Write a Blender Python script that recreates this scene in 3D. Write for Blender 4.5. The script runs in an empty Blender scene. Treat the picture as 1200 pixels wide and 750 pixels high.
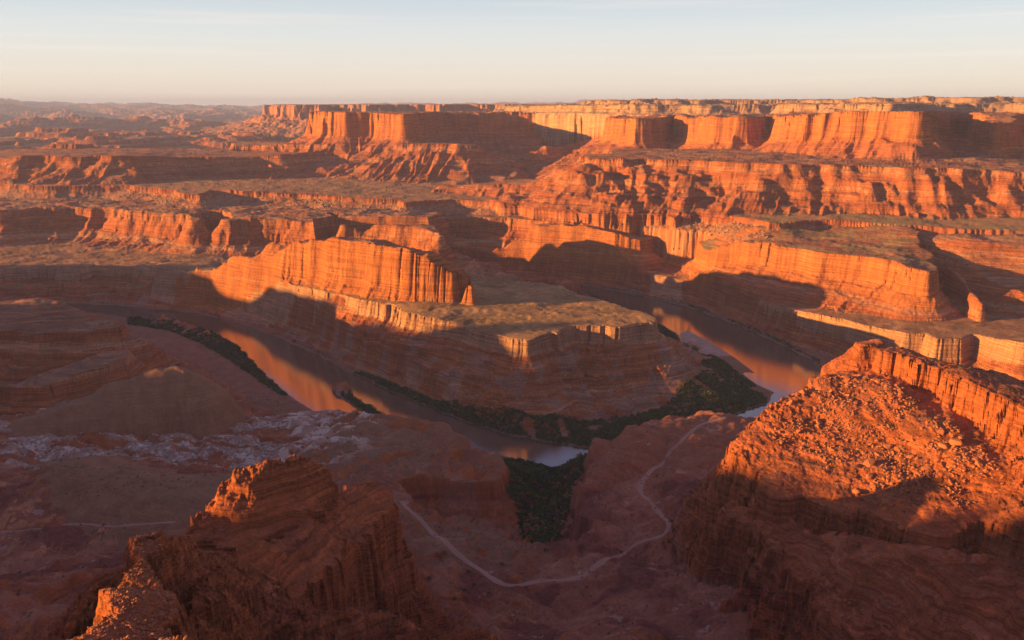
import bpy, math, time
import numpy as np
T0 = time.time()
rng = np.random.default_rng(7)
F32 = np.float32
D = bpy.data
scene = bpy.context.scene
COL = scene.collection

# ------------------------------------------------------------------ camera, sky, sun, exposure
PITCH = math.radians(14.2)
FOC = 1000.0                      # focal length for a 1200 pixel wide frame
CAMZ = 600.0
cam = D.objects.new('camera', D.cameras.new('camera'))
COL.objects.link(cam)
cam.location = (0, 0, CAMZ)
cam.rotation_euler = (math.radians(90) - PITCH, 0, 0)
cam.data.sensor_width = 36
cam.data.lens = 30.0
cam.data.clip_start = 1.0
cam.data.clip_end = 200000
scene.camera = cam

SUN_EL = 7.0
SUN_BACK = 12.0                   # the sun stands to the left, this many degrees behind the camera's side
sb = math.radians(SUN_BACK)
sdx, sdy = -math.cos(sb), -math.sin(sb)      # plan direction towards the sun
sun_l = D.lights.new('sun', 'SUN')
sun = D.objects.new('sun', sun_l)
COL.objects.link(sun)
sun_l.energy = 5.0
sun_l.angle = math.radians(0.53)
sun_l.color = (1.0, 0.55, 0.14)
sun.rotation_euler = (math.radians(90 - SUN_EL), 0, math.atan2(sdx, -sdy))
world = D.worlds.new('World')
scene.world = world
world.use_nodes = True
wn, wl = world.node_tree.nodes, world.node_tree.links
bg = wn['Background']
sky = wn.new('ShaderNodeTexSky')
sky.sky_type = 'NISHITA'
sky.sun_disc = False
sky.sun_elevation = math.radians(SUN_EL)
sky.sun_rotation = math.atan2(sdx, sdy)
sky.altitude = 1500
sky.air_density = 1.0
sky.dust_density = 0.6
sky.ozone_density = 1.5
# dawn air opposite the sun: peach at the horizon turning to pale blue, added to the physical sky
tc = wn.new('ShaderNodeTexCoord'); sxyz = wn.new('ShaderNodeSeparateXYZ'); wl.new(tc.outputs['Generated'], sxyz.inputs[0])
rampn = wn.new('ShaderNodeValToRGB'); wl.new(sxyz.outputs[2], rampn.inputs[0])
rr_ = rampn.color_ramp
rr_.elements[0].position = 0.0; rr_.elements[0].color = (.86, .70, .59, 1)
rr_.elements[1].position = 1.0; rr_.elements[1].color = (.11, .11, .26, 1)
for pos, c in ((.015, (.88, .75, .63)), (.04, (.86, .78, .69)), (.075, (.77, .78, .77)), (.115, (.61, .68, .74)), (.2, (.34, .36, .53)), (.35, (.20, .20, .40))):
    e_ = rr_.elements.new(pos); e_.color = (*c, 1)
# faint streaks of high cloud
mpw = wn.new('ShaderNodeMapping'); mpw.inputs['Scale'].default_value = (1.6, 1.6, 60); wl.new(tc.outputs['Generated'], mpw.inputs[0])
nzw = wn.new('ShaderNodeTexNoise'); nzw.inputs['Scale'].default_value = 1.3; nzw.inputs['Detail'].default_value = 5; wl.new(mpw.outputs[0], nzw.inputs[0])
mrw = wn.new('ShaderNodeMapRange'); mrw.inputs[1].default_value = .52; mrw.inputs[2].default_value = .72; mrw.inputs[3].default_value = 0; mrw.inputs[4].default_value = .5; wl.new(nzw.outputs[0], mrw.inputs[0])
mcw = wn.new('ShaderNodeMix'); mcw.data_type = 'RGBA'; mcw.inputs['B'].default_value = (.98, .86, .78, 1); wl.new(mrw.outputs[0], mcw.inputs['Factor']); wl.new(rampn.outputs[0], mcw.inputs['A'])
scw = wn.new('ShaderNodeVectorMath'); scw.operation = 'SCALE'; scw.inputs['Scale'].default_value = 4.5; wl.new(mcw.outputs['Result'], scw.inputs[0])
sck = wn.new('ShaderNodeVectorMath'); sck.operation = 'SCALE'; sck.inputs['Scale'].default_value = .1; wl.new(sky.outputs[0], sck.inputs[0])
adw = wn.new('ShaderNodeVectorMath'); adw.operation = 'ADD'; wl.new(scw.outputs[0], adw.inputs[0]); wl.new(sck.outputs[0], adw.inputs[1])
wl.new(adw.outputs[0], bg.inputs[0])
bg.inputs[1].default_value = 0.075
scene.view_settings.view_transform = 'Standard'
scene.view_settings.look = 'None'
scene.view_settings.gamma = 1
scene.view_settings.exposure = 1.5
scene.cycles.volume_bounces = 1
scene.cycles.max_bounces = 6
scene.cycles.volume_step_rate = 5

# ------------------------------------------------------------------ helpers: pixels of the survey picture -> world plan
cP, sP = math.cos(PITCH), math.sin(PITCH)
def m_of(py):
    v = (375 - py) / FOC
    return (sP - v * cP) / (cP + v * sP)
def PY(px, py, Y):
    z = CAMZ - Y * m_of(py)
    t = Y * cP + (CAMZ - z) * sP
    return ((px - 600) / FOC * t, Y, z)
def PZ(px, py, z):
    return PY(px, py, (CAMZ - z) / m_of(py))
def PB(px, Y, z):
    t = Y * cP + (CAMZ - z) * sP
    return ((px - 600) / FOC * t, Y, z)

# ------------------------------------------------------------------ noise
TN, TS = 64, 16
def _tile(seed):
    r = np.random.default_rng(seed)
    a = r.random((TN, TN)) * 2 * np.pi
    gx, gy = np.cos(a), np.sin(a)
    n = TN * TS
    u = np.arange(n) / TS
    i = u.astype(int); f = u - i
    X, Y = np.meshgrid(f, f); I, J = np.meshgrid(i, i)
    I1, J1 = (I + 1) % TN, (J + 1) % TN
    s = lambda t: t * t * t * (t * (t * 6 - 15) + 10)
    d = lambda jj, ii, xx, yy: gx[jj, ii] * xx + gy[jj, ii] * yy
    n00 = d(J, I, X, Y); n10 = d(J, I1, X - 1, Y); n01 = d(J1, I, X, Y - 1); n11 = d(J1, I1, X - 1, Y - 1)
    sx, sy = s(X), s(Y)
    o = (n00 * (1 - sx) + n10 * sx) * (1 - sy) + (n01 * (1 - sx) + n11 * sx) * sy
    return np.ascontiguousarray((o * 1.5).astype(F32))
TILE = _tile(11)
NW = TN * TS
def noise(x, y, scale, seed=0):
    a = seed * 2.399 + 0.4
    c, s = math.cos(a) * TS / scale, math.sin(a) * TS / scale
    u = x * F32(c) + y * F32(s) + F32(seed * 137.3 % NW)
    v = y * F32(c) - x * F32(s) + F32(seed * 71.9 % NW)
    fu, fv = np.floor(u), np.floor(v)
    i = fu.astype(np.int32); j = fv.astype(np.int32)
    fu = u - fu; fv = v - fv
    i &= NW - 1; j &= NW - 1
    i1 = (i + 1) & (NW - 1); j1 = (j + 1) & (NW - 1)
    t = TILE.ravel()
    j *= NW; j1 *= NW
    a0 = t[j + i]; a1 = t[j + i1]; b0 = t[j1 + i]; b1 = t[j1 + i1]
    a0 = a0 + (a1 - a0) * fu
    b0 = b0 + (b1 - b0) * fu
    return a0 + (b0 - a0) * fv
def fbm(x, y, scale, octv, seed=0, gain=0.5):
    o = 0; a = 1.0
    for k in range(octv):
        o = o + noise(x, y, scale / 2 ** k, seed + k) * F32(a)
        a *= gain
    return o
HASH = np.random.default_rng(77).random(65536).astype(F32) - F32(.5)
def blocks(x, y, L, seed=0, asp=1.7):
    """jointed rock: random level per joint-bounded block, joints gently warped"""
    a = .55 + seed * .21
    c, s_ = math.cos(a), math.sin(a)
    w = noise(x, y, L * 3.1, 200 + seed)
    w2 = noise(x, y, L * 1.3, 230 + seed)
    u = (x * F32(c) + y * F32(s_)) / F32(L * asp) + w * F32(1.1) + w2 * F32(.35)
    v = (y * F32(c) - x * F32(s_)) / F32(L) - w * F32(.9) + w2 * F32(.4)
    i = np.floor(u).astype(np.int64); j = np.floor(v + (i & 1) * F32(.5)).astype(np.int64)
    return HASH[(i * 7919 + j * 104729 + seed * 31337) & 65535]
def sstep(a, b, x):
    t = np.clip((x - a) / (b - a), 0, 1)
    return t * t * (3 - 2 * t)

# ------------------------------------------------------------------ signed distance to a polygon, with the nearest boundary point
def sdf(P, x, y):
    n = len(P)
    best = np.full(x.shape, 1e30, F32)
    qx = np.zeros(x.shape, F32); qy = np.zeros(x.shape, F32)
    ins = np.zeros(x.shape, bool)
    for k in range(n):
        ax, ay = F32(P[k][0]), F32(P[k][1]); bx, by = F32(P[(k + 1) % n][0]), F32(P[(k + 1) % n][1])
        ex, ey = bx - ax, by - ay
        L = ex * ex + ey * ey
        if L < 1e-6: continue
        wx, wy = x - ax, y - ay
        t = np.clip((wx * ex + wy * ey) / L, 0, 1)
        cx, cy = wx - ex * t, wy - ey * t
        dd = cx * cx + cy * cy
        m = dd < best
        best = np.where(m, dd, best)
        qx = np.where(m, x - cx, qx); qy = np.where(m, y - cy, qy)
        if abs(ey) > 1e-9:
            c = ((ay > y) != (by > y)) & (x < (bx - ax) * (y - ay) / ey + ax)
            ins ^= c
    d = np.sqrt(best)
    return np.where(ins, -d, d), qx, qy
def idw(C, x, y, p=1.6, soft=60.0):
    num = np.zeros(x.shape, F32); den = np.zeros(x.shape, F32)
    for (cx, cy, cz) in C:
        w = ((x - F32(cx)) ** 2 + (y - F32(cy)) ** 2 + F32(soft * soft)) ** F32(-p)
        num += w * F32(cz); den += w
    return num / den

# strata: rising input height -> alternating ledges and slopes
def strata_map(seed, lo, hi, tmin, tmax):
    r = np.random.default_rng(seed)
    zi, zo = [lo], [lo]
    z = lo
    while z < hi:
        t = r.uniform(tmin, tmax)
        k = r.uniform(.35, .7)             # share of the band taken by the hard ledge
        zi += [z + t * .78, z + t]; zo += [z + t * (1 - k), z + t]
        z += t
    return np.array(zi, F32), np.array(zo, F32)
ST1 = strata_map(3, -50, 1200, 9, 26)
ST2 = strata_map(5, -50, 1200, 3, 8)
ST4 = strata_map(15, -300, 1000, 3.5, 13)
ST3 = strata_map(9, -50, 700, .9, 3.2)

# ------------------------------------------------------------------ the landforms
FEATS = []
def feat(key, P, prof, top=None, dip=0, amp=1.0, flute=1.0, und=2.0, terr=0.6, gully=1.0, reach=None, soft=60.0, bias=0.0, crack=1.0, foot=-999.0, rough=1.0):
    prof = sorted(prof)
    FEATS.append(dict(key=key, P=P, pd=np.array([p[0] for p in prof], F32), pz=np.array([p[1] for p in prof], F32), top=top or P, amp=amp,
                      flute=flute, und=und, terr=terr, gully=gully, reach=reach or prof[-1][0] * 1.3 + 80, soft=soft, bias=bias, crack=crack, foot=foot, rough=rough, dip=dip))

def left(px, Y, z): return PB(px, Y, z)

# tableland that runs back to the horizon
T_edge = [PZ(-900, 208, 250), PZ(-300, 213, 250), PZ(0, 215, 250), PZ(60, 218, 250), PZ(130, 216, 250), PZ(205, 221, 250), PZ(212, 228, 246), PZ(235, 229, 246), PZ(243, 222, 246), PZ(330, 226, 244), PZ(400, 231, 240), PZ(465, 233, 238),
          PZ(475, 238, 232), PZ(530, 234, 230), PZ(600, 238, 226), PZ(680, 241, 226), PZ(700, 247, 228), PZ(760, 247, 232), PZ(810, 250, 236), PZ(850, 250, 240), PZ(880, 254, 246), PZ(900, 262, 248), PZ(960, 257, 250), PZ(1060, 262, 250), PZ(1130, 268, 250), PZ(1200, 270, 250), PZ(1400, 276, 250)]
feat('tableland', T_edge + [(9000, 3000, 260), (60000, 70000, 260), (-70000, 70000, 260), (-30000, 6000, 255)],
     [(0, 0), (3, 12), (8, 16), (95, 46), (150, 84), (165, 200), (300, 400)], top=T_edge[:-1] + [(0, 5000, 250), (0, 60000, 250)], amp=1.2, und=3, terr=.3, gully=.5, reach=900, soft=300, foot=188)

# middle cliffs, west part
C2L = [PZ(-900, 238, 205), PZ(-250, 243, 205), PZ(-60, 246, 205), PZ(0, 246, 205), PZ(45, 243, 205), PZ(120, 244, 205), PZ(190, 250, 202), PZ(228, 257, 200), PZ(236, 246, 205), PZ(262, 246, 205), PZ(268, 257, 202), PZ(330, 257, 202),
       PZ(383, 263, 205), PZ(388, 250, 205), PZ(400, 250, 205), PZ(404, 263, 212), PZ(450, 262, 218), PZ(500, 266, 215), PZ(517, 276, 205), PZ(500, 258, 210), PZ(515, 248, 205)]
feat('west_terrace_cliff', C2L + [PB(515, 3700, 205), PB(-900, 5200, 205)],
     [(0, 0), (10, 25), (30, 45), (45, 75), (130, 110), (250, 135), (500, 200)], top=C2L, amp=1.5, flute=1.3, und=5, terr=.8, gully=1, foot=74)
C2M = [PB(500, 3250, 185), PB(560, 3180, 190), PY(620, 258, 3080), PY(700, 262, 2970), PY(760, 262, 3000), PY(800, 262, 2970), PB(850, 2870, 215), PB(930, 2760, 225)]
feat('shaded_terrace_cliff', C2M + [PB(930, 3600, 168), PB(500, 3700, 168)],
     [(0, 0), (8, 35), (16, 50), (60, 80), (70, 95), (200, 125), (500, 200)], top=C2M, amp=1.2, und=3, terr=.8, foot=42)
C2B = [PY(577, 277, 2900), PY(586, 270, 2890), PY(605, 267, 2880), PY(650, 268, 2870), PY(690, 268, 2860), PY(705, 271, 2860), PY(750, 279, 2840), PY(763, 283, 2870)]
feat('middle_butte', C2B + [PB(768, 3050, 182), PB(640, 3080, 195), PB(585, 2960, 195)],
     [(0, 0), (7, 40), (20, 52), (60, 85), (68, 95), (150, 140), (400, 220)], top=C2B, amp=.8, flute=1.2, und=5, terr=.6, foot=42)
# big east butte
R2 = [PY(826, 300, 2600), PY(842, 288, 2560), PY(864, 281, 2520), PY(900, 285, 2440), PY(950, 292, 2345), PY(1000, 298, 2260), PY(1035, 302, 2190), PY(1060, 306, 2130), PY(1084, 314, 2075), PY(1092, 320, 2090)]
feat('east_butte', R2 + [PB(1098, 2220, 215), PB(1075, 2420, 228), PB(1050, 2620, 240), PB(900, 2760, 232), PB(826, 2700, 212)],
     [(0, 0), (8, 45), (14, 62), (40, 78), (46, 88), (120, 125), (400, 220)], top=R2 + [PB(1060, 2560, 246), PB(900, 2640, 235)], amp=1.1, flute=1.05, und=4, terr=.5, foot=62)
R3 = [PY(1110, 313, 2240), PY(1121, 323, 2170), PY(1138, 345, 2060), PY(1150, 359, 1985), PY(1154, 358, 1987), PY(1142, 343, 2064), PY(1125, 321, 2174), PY(1113, 311, 2244)]
feat('thin_rib', R3, [(0, 0), (4, 12), (10, 30), (30, 62), (60, 120)], amp=.12, flute=.4, und=1, terr=.3, foot=80)
RS = [PY(1100, 300, 2330), PY(1170, 330, 2150), PY(1210, 350, 2050), PB(1400, 1950, 180)]
feat('rubble_slope', RS + [PB(1500, 2900, 240), PB(1050, 2900, 240)], [(0, 0), (10, 10), (60, 40), (140, 80), (400, 200)], top=RS + [PZ(1130, 275, 244), PZ(1200, 276, 244)], amp=1.0, und=5, terr=.6, foot=80)

# low benches beside the river
B1L = [PZ(-900, 305, 90), PZ(-200, 312, 90), PZ(-40, 316, 86), PZ(0, 315, 88), PZ(60, 312, 90), PZ(85, 318, 88), PZ(110, 309, 94), PZ(150, 310, 98), PZ(195, 313, 110)]
feat('shaded_bench', B1L + [PB(300, 2440, 125), PB(400, 2300, 130), PB(430, 2700, 60), PB(430, 3300, 85), PB(-900, 4200, 90)], [(0, 0), (7, 30), (14, 40), (60, 62), (66, 72), (160, 100), (400, 200)],
     top=B1L + [PZ(100, 302, 84), PB(380, 2700, 80)], amp=1.0, und=3, terr=.7, foot=1)
B1M = [PB(380, 2760, 60), PB(440, 2700, 55), PY(500, 318, 2790), PY(560, 320, 2800), PY(580, 326, 2790), PY(630, 322, 2800), PY(640, 329, 2760), PY(690, 324, 2780), PY(745, 326, 2700), PY(752, 322, 2690)]
B1R = [PY(760, 324, 2680), PY(790, 329, 2610), PY(830, 337, 2520), PY(870, 347, 2380), PY(900, 355, 2260), PY(925, 361, 2190), PY(955, 368, 2090), PY(1000, 379, 1990), PY(1030, 385, 1940), PY(1060, 389, 1890), PY(1085, 389, 1880), PY(1100, 398, 1830), PY(1128, 399, 1825), PY(1140, 392, 1850), PY(1170, 395, 1790), PY(1200, 398, 1740), PY(1400, 420, 1600)]
feat('back_bench', B1M + [PB(770, 3500, 60), PB(380, 3500, 60)], [(0, 0), (5, 22), (10, 30), (40, 44), (150, 80)], top=B1M, amp=.8, und=2, terr=.6, foot=1)
feat('east_bench', B1R + [PB(1600, 1900, 110), PB(1600, 3000, 110), PB(770, 3300, 70)], [(0, 0), (6, 38), (12, 55), (26, 64), (60, 84), (160, 120)], top=B1R, amp=.8, flute=.8, und=2, terr=.5, gully=.4, foot=1)

# the peninsula inside the river bend
PEN = [PB(180, 2560, 105), PB(240, 2400, 120), PB(320, 2260, 130), PB(390, 2110, 138), PB(440, 1990, 140), PY(463, 359, 1945), PY(500, 368, 1860), PY(555, 384, 1760), PY(600, 395, 1690), PY(618, 397, 1680), PY(640, 389, 1730), PY(665, 384, 1760), PY(700, 381, 1765), PY(735, 379, 1770), PY(757, 376, 1790),
       PY(762, 370, 1840), PY(735, 362, 1940), PY(700, 350, 2070), PY(655, 335, 2230), PY(600, 329, 2290), PY(565, 321, 2400)]
feat('peninsula', PEN + [PB(520, 2520, 100), PB(400, 2560, 110), PB(300, 2620, 105)], [(0, 0), (5, 26), (10, 34), (46, 58), (49, 66), (92, 88), (95, 94), (190, 132), (420, 200)],
     top=PEN, amp=.7, flute=1.2, und=2.5, terr=.9, gully=1.6, foot=1)
FIN = [PB(196, 2500, 128), PY(222, 306, 2470), PY(238, 294, 2450), PY(250, 292, 2440), PY(262, 303, 2420), PY(285, 309, 2390), PY(300, 310, 2370), PY(312, 300, 2345), PY(322, 291, 2320), PY(340, 282, 2280), PY(370, 281, 2220), PY(400, 279, 2160), PY(425, 284, 2110), PY(445, 287, 2070), PY(478, 292, 2030), PY(500, 300, 2015), PY(512, 309, 2005), PY(530, 322, 1990)]
FIN_B = [PB(548, 2030, 190), PB(540, 2100, 215), PB(490, 2180, 235), PB(430, 2250, 250), PB(370, 2350, 240), PB(320, 2420, 225), PB(300, 2450, 165), PB(260, 2480, 160), PB(240, 2510, 165), PB(200, 2540, 125)]
feat('fin_ridge', FIN + FIN_B, [(0, 0), (7, 30), (9, 44), (17, 96), (28, 112), (60, 146), (150, 230)], amp=.8, flute=1.15, und=11, terr=.4, gully=.6, soft=18, crack=2.0, foot=96)
feat('fin_spire', [PY(547, 328, 1985), PY(553, 331, 1978), PB(556, 1995, 158), PB(549, 2004, 160)], [(0, 0), (5, 16), (16, 44), (60, 80)], amp=.12, flute=.7, und=1, terr=.2, soft=20, foot=100)

# mesas on the tableland
LM = [PY(-300, 186, 4150), PY(-60, 188, 4150), PY(5, 186, 4180), PY(22, 182, 4130), PY(60, 182, 4160), PY(80, 184, 4120), PY(140, 182, 4110), PY(152, 183, 4150), PY(230, 184, 4330), PY(290, 184, 4420), PY(330, 181, 4450)]
feat('west_mesa', LM + [PB(420, 4900, 355), PB(300, 5100, 350), PB(-300, 4900, 350)], [(0, 0), (6, 12), (12, 20), (60, 50), (130, 82), (300, 130), (600, 220)], top=LM, amp=1.5, und=3, terr=.6, gully=1.6, foot=238)
feat('west_knoll', [PY(10, 180, 4700), PY(60, 176, 4800), PB(60, 5000, 350), PB(10, 5000, 350)], [(0, 0), (30, 15), (100, 60), (300, 150)], amp=1.2, terr=.5, foot=238)
feat('west_pyramid_butte', [PY(62, 169, 5100), PY(90, 167, 5050), PY(110, 175, 5100), PB(110, 5300, 365), PB(62, 5300, 380)], [(0, 0), (8, 15), (80, 60), (260, 140), (500, 220)], amp=1.4, gully=1.4, terr=.5, foot=238)
LB = [PY(275, 171, 4900), PY(300, 170, 4870), PY(340, 169, 4800), PY(385, 169, 4720)]
feat('stepped_bench', LB + [PB(420, 5400, 390), PB(275, 5300, 390)], [(0, 0), (6, 16), (14, 24), (100, 80), (260, 140), (500, 250)], top=LB, amp=1.2, gully=1.6, terr=.6, foot=238)
BB = [PY(368, 131, 5050), PY(380, 131, 4880), PY(405, 131, 4830), PY(440, 132, 4850), PY(452, 133, 4760), PY(472, 134, 4700), PY(482, 133, 4760)]
feat('block_mesa', BB + [PB(500, 5250, 552), PB(520, 5550, 545), PB(400, 5600, 545), PB(368, 5400, 550)],
     [(0, 0), (12, 80), (22, 120), (32, 132), (130, 182), (136, 192), (240, 235), (420, 285), (900, 420)], top=BB, amp=1.2, flute=1.5, und=4, terr=.35, gully=1.6, bias=2, foot=236)
PRM = [PY(462, 169, 4560), PY(500, 168, 4480), PY(540, 168, 4430), PY(556, 172, 4440), PB(560, 4800, 375), PB(470, 5000, 380)]
feat('stepped_spur', PRM, [(0, 0), (6, 16), (12, 20), (90, 65), (240, 125), (600, 220)], amp=1.2, gully=2.2, terr=.5, foot=236)
PRN = [PY(600, 172, 4900), PY(640, 171, 4800), PY(665, 176, 4900), PB(660, 5300, 350), PB(600, 5300, 350)]
feat('shaded_spur', PRN, [(0, 0), (6, 14), (90, 65), (240, 115), (600, 200)], amp=1.2, gully=1.6, terr=.5, foot=236)
AM = [PB(500, 5330, 545), PB(520, 5500, 545), PB(560, 5600, 545), PB(620, 5650, 545), PB(680, 5500, 548), PB(705, 5100, 552), PY(712, 138, 4600), PY(735, 139, 4350), PY(745, 140, 4260), PY(765, 138, 4300), PY(775, 137, 4420), PB(790, 4560, 540),
      PY(800, 138, 4330), PY(840, 137, 4160), PY(880, 138, 4060), PB(884, 4200, 540), PB(888, 4420, 545), PB(912, 4300, 550)]
feat('amphitheatre_mesa', AM + [PB(960, 4300, 548), PB(1000, 5200, 545), PB(760, 6500, 540), PB(480, 6500, 540)],
     [(0, 0), (10, 70), (20, 105), (30, 118), (120, 165), (126, 175), (260, 225), (440, 275), (900, 420)], top=AM, amp=1.9, flute=1.5, und=9, terr=.35, gully=1.7, bias=-4, foot=236)
M1 = [PY(914, 137, 3900), PY(925, 136, 3720), PY(950, 134, 3640), PY(1000, 131, 3480), PY(1040, 130, 3390), PY(1068, 130, 3310), PY(1077, 132, 3300), PB(1086, 3500, 568), PB(1092, 3800, 565), PB(1125, 4000, 562), PB(1150, 3850, 560), PY(1160, 142, 3540), PY(1168, 141, 3420), PY(1174, 146, 3440), PB(1185, 3640, 552), PB(1195, 3900, 555), PB(1240, 3800, 560), PB(1300, 3300, 560)]
feat('great_mesa', M1 + [PB(1500, 3200, 560), PB(1500, 5200, 560), PB(930, 5200, 552)],
     [(0, 0), (11, 62), (18, 92), (30, 106), (105, 150), (110, 158), (150, 172), (300, 176), (440, 280), (900, 420)], top=M1, amp=1.8, flute=1.5, und=7, terr=.35, gully=1.7, foot=300)
BI = [PY(682, 187, 3360), PY(700, 186, 3330), PY(745, 187, 3300), PY(800, 188, 3250), PY(860, 190, 3170), PY(900, 191, 3120), PY(950, 193, 3060), PY(1000, 195, 3010), PY(1100, 196, 2960), PY(1170, 197, 2930), PY(1185, 203, 2900), PY(1300, 205, 2800)]
feat('great_mesa_step', BI + [PB(1500, 2900, 395), PB(1500, 4200, 400), PB(720, 4100, 392)], [(0, 0), (5, 12), (10, 16), (70, 52), (75, 62), (130, 92), (240, 140), (500, 220)], top=BI + [PB(900, 3500, 405), PB(1100, 3300, 405)], amp=3.0, flute=.8, und=4, terr=.9, gully=.7, foot=226)
TL = [PY(515, 222, 3700), PY(560, 217, 3620), PY(600, 216, 3560), PY(640, 214, 3500), PY(668, 205, 3440), PY(680, 196, 3420)]
feat('low_red_spur', TL + [PB(700, 3700, 360), PB(620, 3720, 290), PB(520, 3760, 262)], [(0, 0), (5, 8), (60, 40), (140, 80), (300, 150)], amp=1.0, gully=2, terr=.5, soft=30, foot=222)
# pale domed rim country above the cliffs
N1 = [PB(590, 6100, 585), PB(640, 5700, 590), PB(700, 5150, 592), PB(735, 4760, 592), PB(800, 4700, 596), PB(830, 4600, 592), PB(900, 4650, 596), PB(960, 4400, 598), PB(1000, 4000, 600), PB(1045, 3720, 602), PB(1085, 4150, 602), PB(1150, 4200, 600), PB(1190, 4150, 600), PB(1260, 3800, 600)]
feat('domed_rim', N1 + [PB(1500, 3700, 600), PB(1500, 6500, 600), PB(600, 7500, 590)], [(0, 0), (8, 14), (30, 20), (36, 32), (90, 44), (110, 60), (130, 300)], top=N1, amp=2.2, flute=1, und=9, terr=.9, gully=.5)
N2 = [PB(690, 6000, 620), PB(720, 5400, 622), PB(800, 5300, 625), PB(850, 5500, 622), PB(950, 5200, 618), PB(1030, 4700, 628), PB(1080, 4700, 634), PB(1150, 4600, 632), PB(1300, 4500, 630)]
feat('pale_domes', N2 + [PB(1500, 4500, 630), PB(1500, 9000, 630), PB(700, 9000, 620)], [(0, 0), (10, 12), (40, 22), (46, 30), (160, 50), (200, 300)], top=N2, amp=2.5, und=10, terr=.9, gully=.5)
FM = [PB(318, 10500, 590), PB(340, 9800, 592), PB(370, 9300, 594), PB(400, 9600, 594), PB(440, 9000, 596), PB(480, 9400, 594), PB(520, 8800, 596), PB(560, 9200, 596), PB(600, 8500, 598), PB(700, 8600, 600)]
feat('far_mesa', FM + [PB(900, 9000, 600), PB(900, 14000, 600), PB(322, 14000, 590)], [(0, 0), (25, 110), (60, 140), (300, 230), (900, 350)], top=FM, amp=5, flute=3, und=5, terr=.3, gully=2, crack=0)

# left promontories
LP = [PY(-300, 380, 1900), PY(-60, 385, 1790), PY(20, 395, 1700), PY(100, 393, 1700), PY(143, 383, 1745), PY(150, 378, 1790), PY(140, 372, 1810), PY(95, 362, 1850), PY(70, 349, 1890), PY(40, 347, 1910), PY(0, 352, 1900), PY(-300, 356, 2000)]
feat('west_promontory', LP + [PB(-800, 2100, 160), PB(-800, 1900, 150)], [(0, 0), (4, 16), (12, 24), (30, 36), (35, 48), (52, 60), (57, 76), (84, 92), (90, 108), (170, 150), (400, 260)], amp=.9, flute=1.2, und=4, terr=1.0, gully=.6, foot=2)
LQ = [PY(-250, 470, 1480), PY(-50, 462, 1480), PY(20, 452, 1500), PY(75, 428, 1580), PY(128, 412, 1640), PY(144, 411, 1650), PY(142, 418, 1620), PY(100, 432, 1560), PY(50, 448, 1500)]
feat('lower_promontory', LQ + [PB(-250, 1450, 70)], [(0, 0), (4, 10), (10, 18), (40, 45), (45, 58), (120, 100), (300, 200)], amp=.5, und=2, terr=.9, gully=.5, soft=30, foot=2)

# near ground: one big surface whose edge is the cliff over the river
NG = [PZ(-600, 480, 90), PZ(-100, 500, 70), PZ(40, 490, 70), PZ(130, 450, 60), PZ(205, 424, 48), PZ(235, 440, 36), PZ(285, 470, 24), PZ(330, 488, 18), PZ(372, 489, 30), PZ(420, 494, 50), PZ(470, 498, 66), PZ(515, 503, 72), PZ(533, 515, 72), PZ(550, 530, 68), PZ(580, 545, 58), PZ(593, 560, 56), PZ(583, 578, 62), PZ(540, 566, 78), PZ(490, 556, 88), PZ(466, 562, 92),
      PZ(505, 600, 82), PZ(560, 612, 80), PZ(602, 628, 76), PZ(612, 642, 72), PZ(640, 655, 66), PZ(672, 650, 66), PZ(690, 630, 70), PZ(665, 612, 74), PZ(664, 590, 76), PZ(672, 565, 74), PZ(692, 530, 66), PZ(712, 506, 62), PZ(748, 497, 60), PZ(800, 488, 62), PZ(850, 484, 70), PZ(920, 478, 90), PZ(1000, 470, 100), PZ(1300, 480, 120)]
NGT = [PZ(-600, 700, 190), PZ(-300, 600, 140), PZ(0, 618, 108), PZ(100, 616, 106), PZ(200, 616, 108), PZ(0, 740, 170), PZ(120, 700, 150), PZ(60, 570, 124), PZ(120, 555, 112), PZ(200, 575, 118), PZ(280, 570, 108), PZ(30, 530, 96), PZ(200, 530, 76), PZ(300, 540, 78), PZ(100, 500, 70), PZ(200, 490, 52), PZ(280, 500, 44), PZ(330, 520, 52), PZ(250, 460, 30), PZ(310, 480, 20),
       PZ(400, 520, 88), PZ(440, 510, 84), PZ(500, 530, 86), PZ(550, 540, 72), PZ(380, 560, 92), PZ(500, 640, 96), PZ(560, 630, 88), PZ(600, 645, 78), PZ(570, 683, 92), PZ(620, 686, 92), PZ(680, 682, 92), PZ(740, 652, 92), PZ(782, 625, 92), PZ(750, 580, 84), PZ(790, 530, 78), PZ(700, 560, 80), PZ(850, 490, 76), PZ(840, 560, 96), PZ(840, 620, 110),
       PZ(500, 700, 110), PZ(500, 750, 130), PZ(650, 750, 126), PZ(800, 740, 128), PZ(780, 690, 112), PZ(900, 700, 130), PZ(1000, 740, 150), PZ(1200, 740, 200), PZ(1300, 600, 160), PZ(1100, 520, 130), (0, 400, 200), (-300, 350, 240), (400, 400, 230)]
feat('near_ground', NG + [(2500, 900, 200), (2500, -500, 300), (-3000, -500, 300), (-3000, 1500, 150)], [(0, 0), (5, 20), (9, 28), (30, 38), (34, 46), (90, 80), (250, 160)], top=NGT, amp=.85, flute=.9, und=8, terr=.75, gully=.5, soft=45, rough=1.5)
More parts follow.
